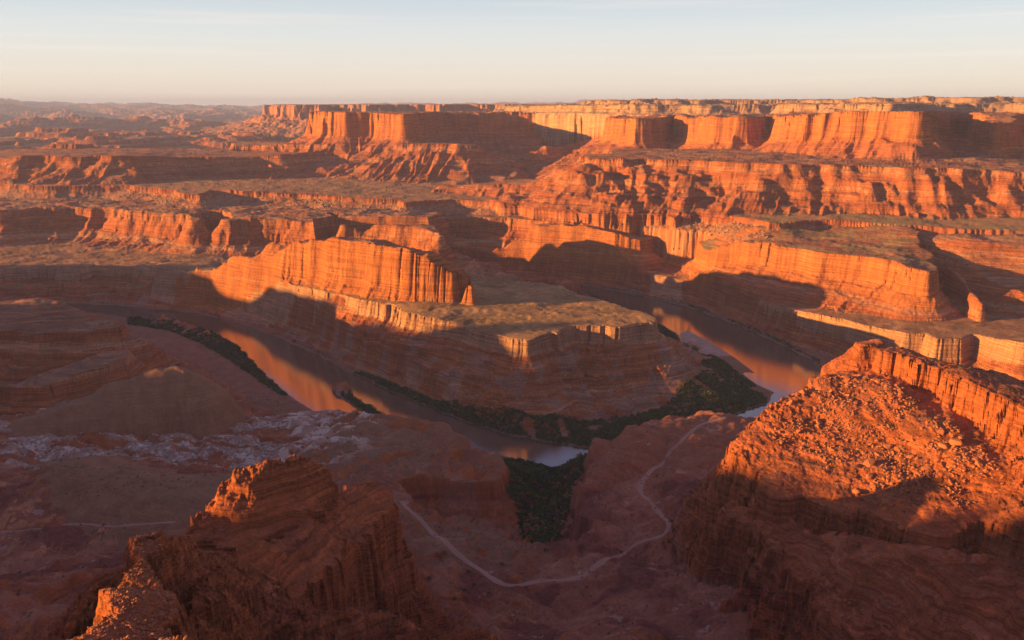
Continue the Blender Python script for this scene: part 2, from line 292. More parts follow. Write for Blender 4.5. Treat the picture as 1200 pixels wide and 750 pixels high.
# smooth hill crest over the pale ledges
HL = [PY(30, 492, 1350), PY(80, 471, 1375), PY(140, 447, 1410), PY(190, 429, 1440), PY(206, 428, 1445)]
feat('smooth_crest', HL + [PB(214, 1432, 150), PB(150, 1395, 138), PB(90, 1358, 114), PB(36, 1335, 98)], [(0, 0), (12, 4), (40, 22), (70, 50), (92, 88), (106, 140), (130, 220)], amp=.35, flute=0, und=3, terr=0, gully=1.3, soft=25, crack=0, rough=.3)
HM = [PY(60, 545, 1130), PY(120, 552, 1080), PY(200, 568, 1000), PY(300, 566, 980)]
feat('smooth_hill', HM + [PB(300, 960, 146), PB(200, 975, 140), PB(100, 1060, 145)], [(0, 0), (20, 4), (50, 15), (85, 36), (120, 80), (150, 150)], amp=.3, flute=0, und=3, terr=0, gully=1.6, soft=30, crack=0, rough=.15)

# foreground butte, west
FL = [PY(224, 606, 618), PY(234, 586, 634), PY(250, 566, 645), PY(268, 550, 655), PY(286, 537, 660), PY(305, 530, 664), PY(350, 528, 676), PY(370, 537, 682), PY(390, 553, 690), PY(388, 590, 655), PY(350, 618, 612), PY(318, 632, 590), PY(285, 640, 575), PY(250, 636, 578), PY(230, 622, 598)]
feat('slickrock_butte', FL, [(0, 0), (3, 12), (6, 30), (14, 42), (18, 62), (34, 82), (40, 106), (72, 150), (120, 220)], amp=.3, flute=1.8, und=7, terr=.8, gully=1.8, soft=10, crack=.6, foot=88, rough=1.8, dip=1, reach=120)
SLB = [PY(392, 575, 685), PY(408, 562, 700), PY(428, 551, 720), PY(444, 549, 728), PY(455, 562, 725), PY(462, 588, 700), PY(446, 612, 668), PY(420, 640, 620), PY(396, 660, 590), PY(368, 682, 560), PY(345, 704, 532), PY(332, 724, 508), PY(322, 765, 465), PY(200, 770, 330), PY(205, 700, 385), PY(232, 650, 470), PY(280, 622, 560), PY(340, 596, 630)]
feat('tilted_slab', SLB, [(0, 0), (3, 24), (6, 48), (12, 62), (15, 88), (26, 104), (30, 128), (52, 156), (90, 230)], top=SLB + [PY(300, 660, 545), PY(350, 630, 600), PY(270, 700, 480)], amp=.3, flute=1.3, und=7, terr=.5, gully=1.2, soft=16, crack=1.4, foot=92, rough=1.7, dip=1, reach=95)
FL2 = [PB(-120, 170, 450), PY(-60, 765, 262), PY(15, 746, 268), PY(70, 737, 274), PY(110, 716, 285), PY(128, 700, 296), PY(134, 672, 345), PY(146, 640, 400), PY(165, 627, 425), PY(186, 624, 432), PY(192, 640, 408), PY(188, 665, 375), PY(190, 690, 335), PY(215, 725, 290), PY(230, 760, 255), PB(260, 150, 470)]
feat('near_crest', FL2, [(0, 0), (3, 10), (7, 24), (28, 38), (45, 66), (110, 110), (220, 180), (420, 300)], amp=.28, flute=1.2, und=2.5, terr=.6, gully=1.8, soft=10, crack=1.0, foot=150, rough=1.6, dip=.6, reach=200)
SD = [PY(196, 628, 452), PY(206, 620, 470), PY(214, 623, 482), PY(222, 630, 500), PY(215, 640, 480)]
feat('saddle_knob', SD, [(0, 0), (4, 10), (20, 26), (60, 60), (200, 150)], amp=.15, flute=1, und=2, terr=.5, soft=10, foot=285, reach=60)
# foreground butte, east: rubble shelf + summit wall
FS = [PY(1010, 420, 1060), PY(985, 426, 1060), PY(960, 434, 1040), PY(930, 450, 1010), PY(902, 462, 985), PY(890, 484, 945), PY(882, 502, 915), PY(872, 522, 885), PY(886, 540, 855), PY(898, 550, 838), PY(914, 566, 815), PY(940, 566, 815), PY(975, 586, 785), PY(1010, 582, 785), PY(1040, 600, 755), PY(1100, 606, 730), PY(1150, 596, 740), PY(1200, 600, 700), PB(1400, 600, 210)]
FST = FS + [PY(950, 500, 920), PY(1000, 470, 950), PY(1040, 450, 965), PY(1100, 495, 880), PY(1150, 530, 815), PY(1050, 540, 840), PY(940, 530, 870)]
feat('east_shelf_butte', FS + [PB(1500, 800, 280), PB(1120, 1120, 262)], [(-45, 0), (-20, 4), (0, 10), (4, 28), (12, 38), (15, 58), (26, 70), (29, 92), (48, 116), (80, 150), (200, 300)], top=FST, amp=.42, flute=1.8, und=3.2, terr=.9, gully=1.7, soft=22, crack=.3, rough=1.8, foot=104, dip=.5, reach=130)
LB_ = [PY(868, 592, 825), PY(900, 618, 782), PY(930, 642, 742), PY(950, 668, 705), PY(965, 692, 675), PY(985, 725, 635), PY(1010, 760, 600), PB(1080, 520, 190), PB(1400, 480, 240), PB(1400, 640, 250), PY(1200, 640, 660), PY(1100, 640, 690), PY(1000, 620, 730), PY(940, 600, 780)]
feat('lower_buttress', LB_, [(-30, 0), (0, 8), (4, 24), (14, 34), (17, 50), (30, 62), (33, 78), (60, 104), (120, 180)], amp=.5, flute=2.6, und=15, terr=.9, gully=2.2, soft=25, crack=.5, rough=2.2, foot=116, dip=1, reach=120)
FW = [PY(1032, 410, 1035), PY(1050, 413, 1020), PY(1075, 424, 985), PY(1100, 434, 955), PY(1112, 438, 940), PY(1140, 452, 900), PY(1170, 464, 860), PY(1200, 480, 815), PB(1400, 620, 330)]
feat('summit_wall', FW + [PB(1500, 700, 320), PB(1240, 960, 280), PB(1120, 1030, 288), PB(1050, 1060, 300)], [(0, 0), (4, 26), (8, 40), (30, 54), (120, 110), (400, 260)], top=FW + [PB(1240, 960, 268), PB(1120, 1030, 280)], amp=.3, flute=1.4, und=2.5, terr=.35, gully=.6, soft=15, crack=2.0, foot=232, dip=.3)
feat('summit_knob', [PY(1008, 406, 1070), PY(1018, 402, 1075), PY(1028, 408, 1070), PB(1030, 1100, 296), PB(1008, 1100, 290)], [(0, 0), (4, 8), (14, 20), (60, 70)], amp=.12, und=1.5, terr=.3, soft=12, foot=250)
# the rim the photographer stands on
feat('overlook_rim', [(-40, 1.2, 597), (3, 1.6, 597), (30, -1, 597), (200, -60, 597), (1500, -900, 597), (1500, -3000, 597), (-1500, -3000, 597), (-1300, -800, 597), (-500, -290, 597)],
     [(0, 0), (8, 90), (30, 220), (150, 330), (400, 460), (600, 560)], top=[(0, -5, 596.5), (0, -900, 600)], amp=.0, flute=.12, und=.15, terr=0, gully=.4)
SHADOW_PTS = [(140, 740, 300), (262, 648, 590), (330, 650, 620), (390, 634, 660), (1200, 574, 700), (1150, 566, 745), (960, 575, 800), (870, 556, 835), (800, 520, 1200), (190, 434, 1440), (60, 364, 1900), (700, 376, 1800), (645, 392, 1735), (600, 402, 1690), (500, 393, 1850), (450, 376, 1950), (410, 357, 2080), (350, 341, 2230), (315, 336, 2340), (305, 341, 2350), (280, 352, 2350), (215, 343, 2440), (195, 322, 2480), (170, 305, 2560), (60, 304, 2700), (-60, 306, 2720), (-90, 335, 2800)]  # wanted shadow edges; the unseen rim's crest heights are worked back from these
TANE = math.tan(math.radians(SUN_EL))
_cr = sorted((p[0] * sdy - p[1] * sdx, p[2] + TANE * (-(p[0] * sdx + p[1] * sdy) + 2200)) for p in (PY(*q) for q in SHADOW_PTS))
print('crest', [(round(a), round(b)) for a, b in _cr])
CR_C = np.array([-900, 0] + [a for a, b in _cr] + [_cr[-1][0] + 90, 3900], F32)
CR_H = np.array([600, 620] + [b for a, b in _cr] + [150, 120], F32)

RIVER = [PZ(-500, 352, 0), PZ(60, 354, 0), PZ(150, 359, 0), PZ(230, 367, 0), PZ(290, 382, 0), PZ(350, 406, 0), PZ(410, 436, 0), PZ(470, 464, 0), PZ(540, 492, 0), PZ(600, 510, 0), PZ(650, 520, 0), PZ(698, 526, 0), PZ(715, 517, 0), PZ(745, 508, 0), PZ(800, 498, 0), PZ(860, 487, 0), PZ(900, 473, 0), PZ(906, 460, 0), PZ(885, 450, 0), PZ(868, 436, 0), PZ(835, 424, 0), PZ(803, 408, 0), PZ(795, 392, 0), PZ(776, 381, 0), PZ(758, 372, 0), PZ(720, 356, 0), PZ(690, 344, 0), PZ(600, 334, 0), PZ(400, 330, 0),
         PZ(400, 324, 0), PZ(600, 327, 0), PZ(690, 336, 0), PZ(745, 345, 0), PZ(800, 358, 0), PZ(850, 376, 0), PZ(900, 397, 0), PZ(945, 420, 0), PZ(975, 445, 0), PZ(985, 486, 0), PZ(900, 500, 0), PZ(830, 508, 0), PZ(760, 520, 0), PZ(728, 530, 0), PZ(708, 543, 0), PZ(690, 553, 0), PZ(620, 541, 0), PZ(560, 526, 0), PZ(520, 520, 0), PZ(470, 512, 0), PZ(430, 506, 0), PZ(400, 498, 0), PZ(378, 487, 0), PZ(340, 464, 0), PZ(308, 436, 0), PZ(282, 408, 0), PZ(250, 388, 0), PZ(210, 376, 0), PZ(150, 371, 0), PZ(60, 362, 0), PZ(-500, 360, 0)]
ISLE = [PZ(392, 456, 0), PZ(402, 457, 0), PZ(425, 472, 0), PZ(450, 486, 0), PZ(480, 499, 0), PZ(488, 504, 0), PZ(462, 500, 0), PZ(430, 486, 0), PZ(402, 468, 0)]

SANDBAR = [PZ(797, 391, 0), PZ(806, 387, 0), PZ(832, 401, 0), PZ(862, 420, 0), PZ(884, 437, 0), PZ(868, 436, 0), PZ(835, 424, 0), PZ(803, 408, 0)]
WLX, WLY, _ = PZ(190, 510, 70)
def ledge_mask(x, y):
    wz = np.exp(-(((x - WLX) / 330) ** 4 + ((y - WLY) / 170) ** 4))
    return sstep(.03, .12, fbm(x, y * F32(2.2), 85, 6, 140, .62) + .16 * wz - .08) * sstep(.12, .45, wz)
KEYS = ['canyon_floor'] + [f['key'] for f in FEATS] + ['shadow_rim']
ROADS = []
def height(x, y, detail=True, full=False):
    """height, landform index, distance outside that landform's edge"""
    x = np.asarray(x, F32); y = np.asarray(y, F32)
    sh = x.shape
    x = x.ravel(); y = y.ravel()
    dr, _, _ = sdf(RIVER, x, y)
    nn = noise(x, y, 60, 50)
    h = np.interp(dr + nn * 7, [-20, 0, 6, 14, 60, 260, 1200], [-7, -.5, 2, 4, 6, 13, 30]).astype(F32) + (noise(x, y, 45, 31) * 1.3 + noise(x, y, 140, 32) * 2.0) * sstep(8, 60, dr)
    di_full = np.full(x.shape, 99, F32)
    m = (np.abs(x - ISLE[0][0] - 100) < 400) & (np.abs(y - ISLE[3][1]) < 300)
    if m.any():
        di, _, _ = sdf(ISLE, x[m], y[m])
        di_full[m] = di
        h[m] = np.maximum(h[m], np.interp(di, [-10, 0, 4, 40], [2.2, .6, -1, -8]))
    m = (np.abs(x - SANDBAR[2][0]) < 300) & (np.abs(y - SANDBAR[2][1]) < 300)
    if m.any():
        di, _, _ = sdf(SANDBAR, x[m], y[m])
        di_full[m] = np.minimum(di_full[m], di)
        h[m] = np.maximum(h[m], np.interp(di, [-10, 0, 6, 20], [1.0, .3, -1.5, -8]))
    ids = np.zeros(x.shape, np.int16)
    dist = dr.copy()
    hb = h.copy()
    nb = noise(x, y, 330, 1); nm = noise(x, y, 120, 2); ns = noise(x, y, 45, 3)
    nf = noise(x, y, 17, 4) if detail else 0 * x
    nt = noise(x, y, 7, 5) if detail else 0 * x
    nearw = sstep(1700, 1100, np.hypot(x, y)) if detail else 0 * x
    nq = noise(x, y, 3.1, 9) if detail else 0 * x
    nq2 = noise(x, y, 1.5, 10) if detail else 0 * x
    nu1 = noise(x, y, 210, 6); nu2 = noise(x, y, 60, 7); nu3 = noise(x, y, 16, 8) if detail else 0 * x
    for k, f in enumerate(FEATS):
        P = np.array([p[:2] for p in f['P']]); R = f['reach']
        s = np.nonzero((x > P[:, 0].min() - R) & (x < P[:, 0].max() + R) & (y > P[:, 1].min() - R) & (y < P[:, 1].max() + R))[0]
        if not len(s): continue
        X, Y = x[s], y[s]
        d, qx, qy = sdf(P, X, Y)
        a = f['amp']
        fade = 1.0
        gx, gy = qx * F32(.8) + X * F32(.2), qy * F32(.8) + Y * F32(.2)
        n2 = noise(gx, gy, 70, 21); n3 = noise(gx, gy, 26, 22)
        out = np.clip(d, 0, 200)
        dd = d + a * (nb[s] * 26 + nm[s] * 16 + ns[s] * 6)
        fl = f['flute'] * .8
        flm = np.clip(.6 + 1.5 * nb[s] + 1.2 * nu2[s], .08, 1.8)
        if detail: dd = dd + fl * nearw[s] * (nq[s] * 1.1 + nq2[s] * .5 + np.abs(nt[s]) * 2)
        dd = dd + fl * flm * (np.abs(n3) * 3.2 - 1.2 + nf[s] * 1.2) + fl * (np.abs(noise(gx, gy, 95, 24)) * 15 - 6)
        dd = dd + fl * (blocks(gx, gy, 34, 1) * 7 + (blocks(gx, gy, 15, 2, 1.2) * 4.5 if detail else 0)) * np.clip(.8 + nu1[s], .3, 1.5)
        if detail:
            n4 = noise(gx, gy, 9, 23)
            dd = dd + fl * flm * (np.abs(n4) * 1.5 - .6) + nt[s] * .8 * fl + fl * nearw[s] * blocks(gx, gy, 6, 3, 1.2) * 2.6
            if f['crack'] > 0:
                cr = np.abs(noise(gx, gy, 38, 27))
                dd = dd + f['crack'] * 7 * np.clip(1 - cr / .04, 0, 1) * (out < 30) * sstep(0, .25, nu1[s])
        dd = dd + f['gully'] * ((np.abs(n2) * 1.6 - .5) * F32(.20) + (np.abs(n3) * 1.4 - .4) * F32(.09)) * out
        dd = np.where(d > 0, np.maximum(dd, d * F32(.68) - 14 * a - 6), dd)
        top = idw(f['top'], X, Y, soft=f['soft'])
        und = f['und']
        top = top + und * (nu1[s] * 1.1 + nu2[s] * .9 + nu3[s] * .35) * sstep(0, 1, (30 - d) / 60)
        hh = top - np.interp(dd, f['pd'], f['pz']).astype(F32) - np.maximum(0, dd - f['pd'][-1]) * F32(.7)
        if f['terr'] > 0:
            zz = hh + nu1[s] * 6 + nb[s] * 4
            te = np.interp(zz, *ST1).astype(F32) - zz
            te2 = (np.interp(zz, *ST2).astype(F32) - zz) if detail else 0
            w = f['terr'] * sstep(-40, -10, zz) * sstep(-6, 10, dd) * np.clip(.75 + ns[s] * 1.2, .1, 1)
            hh = hh + te * w + te2 * f['terr'] * np.clip(.6 + nm[s], 0, 1) * .9
        if f['key'] == 'near_ground':
            a1 = np.abs(noise(X, Y, 190, 151)); a2 = np.abs(noise(X, Y, 75, 152)); a3 = np.abs(noise(X, Y, 28, 153))
            hh = hh - (np.clip(1 - a1 / .16, 0, 1) * 9 + np.clip(1 - a2 / .2, 0, 1) * 5 + np.clip(1 - a3 / .25, 0, 1) * 1.6) * sstep(0, -20, d)
            hh = hh + (ledge_mask(X, Y) * 2.6 if detail else 0)
        if f['key'] in ('smooth_crest', 'smooth_hill'):
            hh = hh - np.clip(1 - np.abs(noise(gx, gy, 60, 154)) / .25, 0, 1) * 2.5
        if detail and f['rough'] > 0:
            ww = nearw[s]
            if f['dip'] > 0:
                tz = hh + F32(.30) * X - F32(.24) * Y + nm[s] * 9 + nu2[s] * 4
                hh = hh + (np.interp(tz, *ST4).astype(F32) - tz) * F32(f['dip']) * np.clip(.8 + nb[s] * 1.2, .3, 1) * sstep(-40, -10, hh)
            tz = hh + nm[s] * 5 + nu2[s] * 3
            hh = hh + (np.interp(tz, *ST3).astype(F32) - tz) * ww * sstep(0, 8, dd) * sstep(-40, -10, tz) * np.clip(.7 + nu2[s] * 1.5, 0, 1)
            bw = np.clip(.55 + nm[s] * 1.6 + nu2[s], 0, 1.3)
            hh = hh + f['rough'] * ww * bw * (blocks(X, Y, 11, 4) * 5 * sstep(-6, 8, dd) + blocks(X, Y, 4.2, 5) * (1.0 + 1.8 * sstep(-14, 6, dd)))
            hh = hh + f['rough'] * ww * ((np.abs(nq[s]) * 1.5 + np.abs(nq2[s]) * .8 - .6) * sstep(-2, 8, dd) + (nt[s] * .35 + nq[s] * .3 + nq2[s] * .18))
            hh = hh + f['rough'] * (np.abs(nf[s]) * 3.2 + np.abs(nt[s]) * 1.6 - 1.2) * sstep(-4, 12, dd)
        hh = hh - np.maximum(0, f['foot'] - hh) * 9
        hh = hh - np.maximum(0, d - R) * 2
        b = hh + f['bias']
        mk = b > hb[s]
        si = s[mk]
        h[si] = hh[mk]; hb[si] = b[mk]; ids[si] = k + 1; dist[si] = dd[mk]
    # the river has cut its channel through everything near it
    cut = np.nonzero((dr < 260) & (y > 1150))[0]
    if len(cut):
        q = dr[cut] + nn[cut] * 7
        wv_ = 16 + 14 * noise(x[cut], y[cut], 170, 51)
        lim = np.interp(q, [-20, 0, 6], [-7, -.5, 2]).astype(F32) + np.clip(q - 6, 0, wv_) * F32(.12) + np.maximum(q - 6 - wv_, 0) * (F32(1.1) + .3 * ns[cut]) + np.maximum(q - 42, 0) * 3 + noise(x[cut], y[cut], 22, 53) * np.clip(q - 6, 0, 40) * F32(.12)
        mi = (di_full[cut] > 6) & (lim < h[cut])
        h[cut[mi]] = lim[mi]
        lo = mi & (q < 6 + wv_)
        ids[cut[lo]] = 0
    # broken canyon country far off
    ry = np.sqrt(x * x + y * y)
    far = np.nonzero((ry > 5200) & (ids == 1))[0]
    if len(far):
        X, Y = x[far], y[far]
        r = ry[far]
        w = sstep(5200, 7000, r)
        n = fbm(X, Y, 2600, 6, 60, .55)
        q = n * 5.0
        st = np.floor(q) + sstep(.35, .65, q - np.floor(q))
        hh = (st * 30 + n * 38) * w - 20 * w
        az = X / Y
        hill = sstep(19000, 42000, r) * (np.interp(az, [-.7, -.58, -.5, -.3, 0, .4], [330, 430, 310, 180, 330, 380]) + 28 * noise(X, Y, 9000, 70) + 12 * noise(X, Y, 1800, 71))
        h[far] += hh + hill
    # unseen rim to the left and behind, crest shaped to cast the wanted shadows
    s_ = -(x * F32(sdx) + y * F32(sdy)); c_ = x * F32(sdy) - y * F32(sdx)
    m = np.nonzero((s_ < -1700) & (c_ > -1200) & (c_ < 3700))[0]
    if len(m):
        C, S = c_[m], s_[m]
        H = np.interp(C, CR_C, CR_H) + 7 * noise(C, S * 0, 50, 41) + 5 * np.abs(noise(C, S * 0, 16, 42)) + 6 * noise(C, S * 0, 160, 43)
        hh = H - np.interp(S, [-2200, -2190, -2150, -1700], [0, 80, 120, 500])
        mk = hh > h[m]
        h[m[mk]] = hh[mk]; ids[m[mk]] = len(KEYS) - 1
    for (P, Zr, hw) in ROADS:
        mb = np.nonzero((x > P[:, 0].min() - 20) & (x < P[:, 0].max() + 20) & (y > P[:, 1].min() - 20) & (y < P[:, 1].max() + 20))[0]
        for q0_ in range(0, len(mb), 40000):
            q = mb[q0_:q0_ + 40000]
            D2 = (x[q][:, None] - P[None, :, 0]) ** 2 + (y[q][:, None] - P[None, :, 1]) ** 2
            k = D2.argmin(1)
            w = sstep(hw + 9, hw + .5, np.sqrt(D2[np.arange(len(q)), k]))
            h[q] = h[q] + (Zr[k] - h[q]) * w
    if full:
        return h.reshape(sh), ids.reshape(sh), dist.reshape(sh), dr.reshape(sh)
    return h.reshape(sh)

def smooth_line(P, step=3.0):
    P = np.array(P, float)
    out = []
    n = len(P)
    for i in range(n - 1):
        p0, p1, p2, p3 = P[max(i - 1, 0)], P[i], P[i + 1], P[min(i + 2, n - 1)]
        k = max(2, int(np.linalg.norm(p2 - p1) / step))
        for t in np.linspace(0, 1, k, endpoint=False):
            out.append(.5 * ((2 * p1) + (-p0 + p2) * t + (2 * p0 - 5 * p1 + 4 * p2 - p3) * t * t + (-p0 + 3 * p1 - 3 * p2 + p3) * t ** 3))
    out.append(P[-1])
    return np.array(out)
ROUTES = [([(470, 588), (480, 599), (500, 618), (530, 645), (560, 668), (590, 683), (630, 685), (670, 680), (700, 663), (740, 642), (775, 628), (784, 614), (770, 594), (751, 578), (756, 560), (782, 534), (800, 515), (820, 498), (845, 490)], 6.6),
          ([(-20, 622), (40, 619), (100, 615), (150, 616), (205, 614)], 4.4)]
_rd = []
for pix, wd in ROUTES:
    pts = []
    for p in pix:
        q = PZ(p[0], p[1], 95.0)
        for _ in range(4): q = PZ(p[0], p[1], float(height(np.array([q[0]]), np.array([q[1]]), False)[0]))
        pts.append(q[:2])
    L_ = smooth_line(pts)
    for _ in range(6): L_[1:-1] = (L_[:-2] + 2 * L_[1:-1] + L_[2:]) / 4
    Z_ = height(L_[:, 0], L_[:, 1], False)
    Z_ = np.convolve(np.pad(Z_, 7, mode='edge'), np.ones(15) / 15, 'valid')
    _rd.append((L_.astype(F32), Z_.astype(F32), wd / 2))
ROADS += _rd

# ------------------------------------------------------------------ terrain grid: rays from the overlook, rows packed where the ground is steep
NROW = 2400
az = np.concatenate([np.arange(-165, -100, 1.5), np.arange(-100, -60, .6), np.arange(-60, -37, .3), np.arange(-37, 37, .052), np.arange(37, 60, .4), np.arange(60, 166, 3)])
az = np.radians(az)
azc = np.radians(np.concatenate([np.arange(-165, -60, 5), np.arange(-60, -38, 1.5), np.arange(-38, 38.1, .5), np.arange(40, 168, 6)]))
rr = np.concatenate([np.linspace(1.5, 120, 60), np.exp(np.linspace(math.log(121), math.log(52000), 3200))])
A, R = np.meshgrid(azc, rr, indexing='ij')
Hc = height(np.sin(A) * R, np.cos(A) * R, detail=False).astype(np.float64)
dRr = np.diff(R, axis=1); dZ = np.abs(np.diff(Hc, axis=1)); Rm = np.maximum((R[:, 1:] + R[:, :-1]) / 2, 220)
el = (Hc - CAMZ) / R
vis = (el[:, 1:] >= np.maximum.accumulate(el, axis=1)[:, 1:] - .004)
dz3 = np.sqrt((dRr * np.abs(CAMZ - Hc[:, 1:]) / Rm * 1.0) ** 2 + (dZ * 1.0) ** 2) / Rm + dRr / Rm * .06
dz3 *= np.where(vis, 1.0, .22)
dz3[:, rr[1:] < 100] *= .12
def blur(a, n, axis):
    k = np.hanning(2 * n + 3)[1:-1]; k /= k.sum()
    return np.apply_along_axis(lambda v: np.convolve(np.pad(v, n, mode='edge'), k, 'valid'), axis, a)
dz3 = blur(dz3 / np.diff(np.log(rr + 100)), 9, 1)
dz3 = blur(dz3, 12, 0) * np.diff(np.log(rr + 100))
dz3 = dz3 / dz3.sum(1, keepdims=True)
dz3 = dz3 * .97 + .03 / dz3.shape[1]
cdf = np.concatenate([np.zeros((len(azc), 1)), np.cumsum(dz3, 1)], 1); cdf /= cdf[:, -1:]
tt = np.linspace(0, 1, NROW)
rows_c = np.stack([np.interp(tt, cdf[i], np.log(rr)) for i in range(len(azc))])
rows = np.empty((len(az), NROW))
for j in range(NROW): rows[:, j] = np.interp(az, azc, rows_c[:, j])
RR = np.exp(rows)
GX = (np.sin(az)[:, None] * RR).astype(F32); GY = (np.cos(az)[:, None] * RR).astype(F32)
print('grid', GX.shape, time.time() - T0)
GZ, GI, GD, GR = height(GX, GY, True, True)
print('height', time.time() - T0)

# ------------------------------------------------------------------ rock colours by bed, slope and cover (all true to the ground, none follows light)
def lerp(a, b, t): return a + (b - a) * t[..., None]
def col(*c): return np.array(c, F32)
gxr = np.gradient(GZ, axis=1) / np.maximum(np.gradient(RR, axis=1), .02)
gza = np.gradient(GZ, axis=0) / (np.gradient(az)[:, None] * RR)
slope = np.sqrt(gxr ** 2 + gza ** 2).astype(F32)
# soften the slope a little so cover colour is patchy, not salt and pepper
slope = (slope + np.roll(slope, 1, 1) + np.roll(slope, -1, 1) + np.roll(slope, 1, 0) + np.roll(slope, -1, 0)) / 5
n1 = fbm(GX, GY, 130, 4, 80); n2 = fbm(GX, GY, 24, 3, 90)
zb = GZ + 7 * n1
bed_z = np.arange(-60, 1300, 2.0)
rb = np.random.default_rng(21)
bed_v = rb.random(len(bed_z)); bed_v = .5 * bed_v + .5 * np.repeat(rb.random(len(bed_z) // 5 + 1), 5)[:len(bed_z)]
bv = np.interp(zb, bed_z, bed_v).astype(F32)
rock = lerp(col(.31, .095, .05), col(.43, .17, .085), bv)
rock = lerp(rock, col(.46, .26, .17), (bv > .80).astype(F32) * .6)
rock = lerp(rock, col(.24, .075, .055), (bv < .2).astype(F32) * .5)
soil = lerp(col(.30, .13, .085), col(.36, .20, .125), sstep(-.4, .4, n1))
flat = sstep(.55, .22, slope + n2 * .12)
cc = lerp(rock, soil, flat * .85)
kid = {k: i for i, k in enumerate(KEYS)}
def sel(*ks): return np.isin(GI, [kid[k] for k in ks])
def paint(mask, c, w): 
    global cc
    w = np.broadcast_to(w, GZ.shape)[mask].astype(F32)
    cc[mask] = cc[mask] + (c - cc[mask]) * w[:, None]
# clean red wall rock of the high cliffs
m = sel('great_mesa', 'amphitheatre_mesa', 'block_mesa', 'fin_ridge', 'fin_spire', 'east_butte', 'middle_butte', 'summit_wall', 'east_shelf_butte', 'summit_knob', 'near_crest', 'tilted_slab', 'slickrock_butte', 'saddle_knob')
paint(m & (GD < 45), col(.44, .165, .072), .7 * (1 - flat))
mn = sel('lower_buttress', 'near_crest', 'tilted_slab', 'slickrock_butte', 'east_shelf_butte', 'summit_wall', 'summit_knob', 'saddle_knob')
paint(mn, col(.36, .105, .06), .55)
paint(m & (GD >= 45), col(.36, .135, .08), .4)
paint(sel('domed_rim', 'pale_domes'), col(.50, .34, .23), .65)
paint(sel('pale_domes', 'domed_rim') & (slope < .18), col(.16, .16, .09), .75)
# pale cap of the peninsula and river benches
paint(sel('peninsula', 'east_bench', 'shaded_bench', 'back_bench') & (GD < 9) & (slope > .5), col(.46, .27, .18), .75)
paint(sel('peninsula') & (GD < 2) & (slope < .5), col(.36, .215, .11), .8)
paint(sel('east_bench', 'back_bench', 'shaded_bench') & (slope < .4), col(.30, .165, .10), .75)
paint(sel('peninsula') & (GD > 20), col(.36, .21, .165), .65 * sstep(-.1, .35, fbm(GX, GY, 60, 3, 120)))
# sage flats on the tableland
paint(sel('tableland') & (slope < .22), col(.38, .21, .115), .75)
paint(sel('tableland', 'east_butte') & (slope < .3) & (GX > 300) & (RR < 3200), col(.26, .18, .09), .6 * sstep(-.3, .3, n1))
# rubble aprons under the tableland rim: grey-tan blocks
paint(sel('tableland') & (GD > 6), col(.40, .24, .16), .55 * sstep(-.1, .2, n2))
# near ground
ng = sel('near_ground')
sx = (GX / np.maximum(GY, 1))
paint(ng & (slope < .6), col(.26, .088, .055), .8)
paint(ng & (slope < .6), col(.27, .125, .08), .6 * sstep(.05, .5, n1))
paint(ng & (sx > .03) & (GY > 700), col(.31, .13, .09), .75)
dk = fbm(GX, GY, 70, 4, 171)
paint(ng & (GY < 1100), col(.17, .06, .05), .7 * sstep(.05, .35, dk))
paint(ng & (GY < 1150), col(.36, .17, .12), .6 * sstep(.15, .4, -dk))
paint(ng & (slope < .45), col(.42, .28, .23), .65 * (fbm(GX, GY, 30, 4, 181, .6) > .72))
tan = np.maximum(np.exp(-(((GX - PZ(430, 520, 88)[0]) / 120) ** 2 + ((GY - PZ(430, 520, 88)[1]) / 110) ** 2)), np.exp(-(((GX - PZ(550, 635, 90)[0]) / 75) ** 2 + ((GY - PZ(550, 635, 90)[1]) / 60) ** 2)))
paint(ng & (slope < .8), col(.27, .145, .095), np.clip(tan * 1.5, 0, .85))
paint(sel('smooth_crest', 'smooth_hill'), col(.27, .145, .092), .9)
led = ledge_mask(GX, GY)
paint(ng, col(.60, .48, .41), np.clip(led, 0, .85) * (.75 + .25 * np.sign(n2)))
paint(sel('west_promontory', 'lower_promontory') & (slope < .6), col(.28, .14, .095), .7)
# river flats and mud
fl0 = sel('canyon_floor')
paint(fl0, col(.24, .115, .085), .8)
paint(fl0 & (GR < 10), col(.27, .17, .12), .7 * sstep(-.2, .3, noise(GX, GY, 90, 161)))
sbm = (np.hypot(GX - SANDBAR[2][0], GY - SANDBAR[2][1]) < 130) & fl0 & (GZ > -.3) & (GZ < 1.3)
paint(sbm, col(.48, .34, .28), .8)
paint(sel('far_mesa') , col(.38, .2, .13), .5)
_l = (cc @ np.array([.3, .55, .15], F32))[..., None]
cc = np.clip(_l + (cc - _l) * 1.2, .012, .9)
cc = np.clip(cc * (1 + .16 * n2[..., None] + .10 * noise(GX, GY, 5, 99)[..., None]), .01, .9)
print('colour', time.time() - T0)

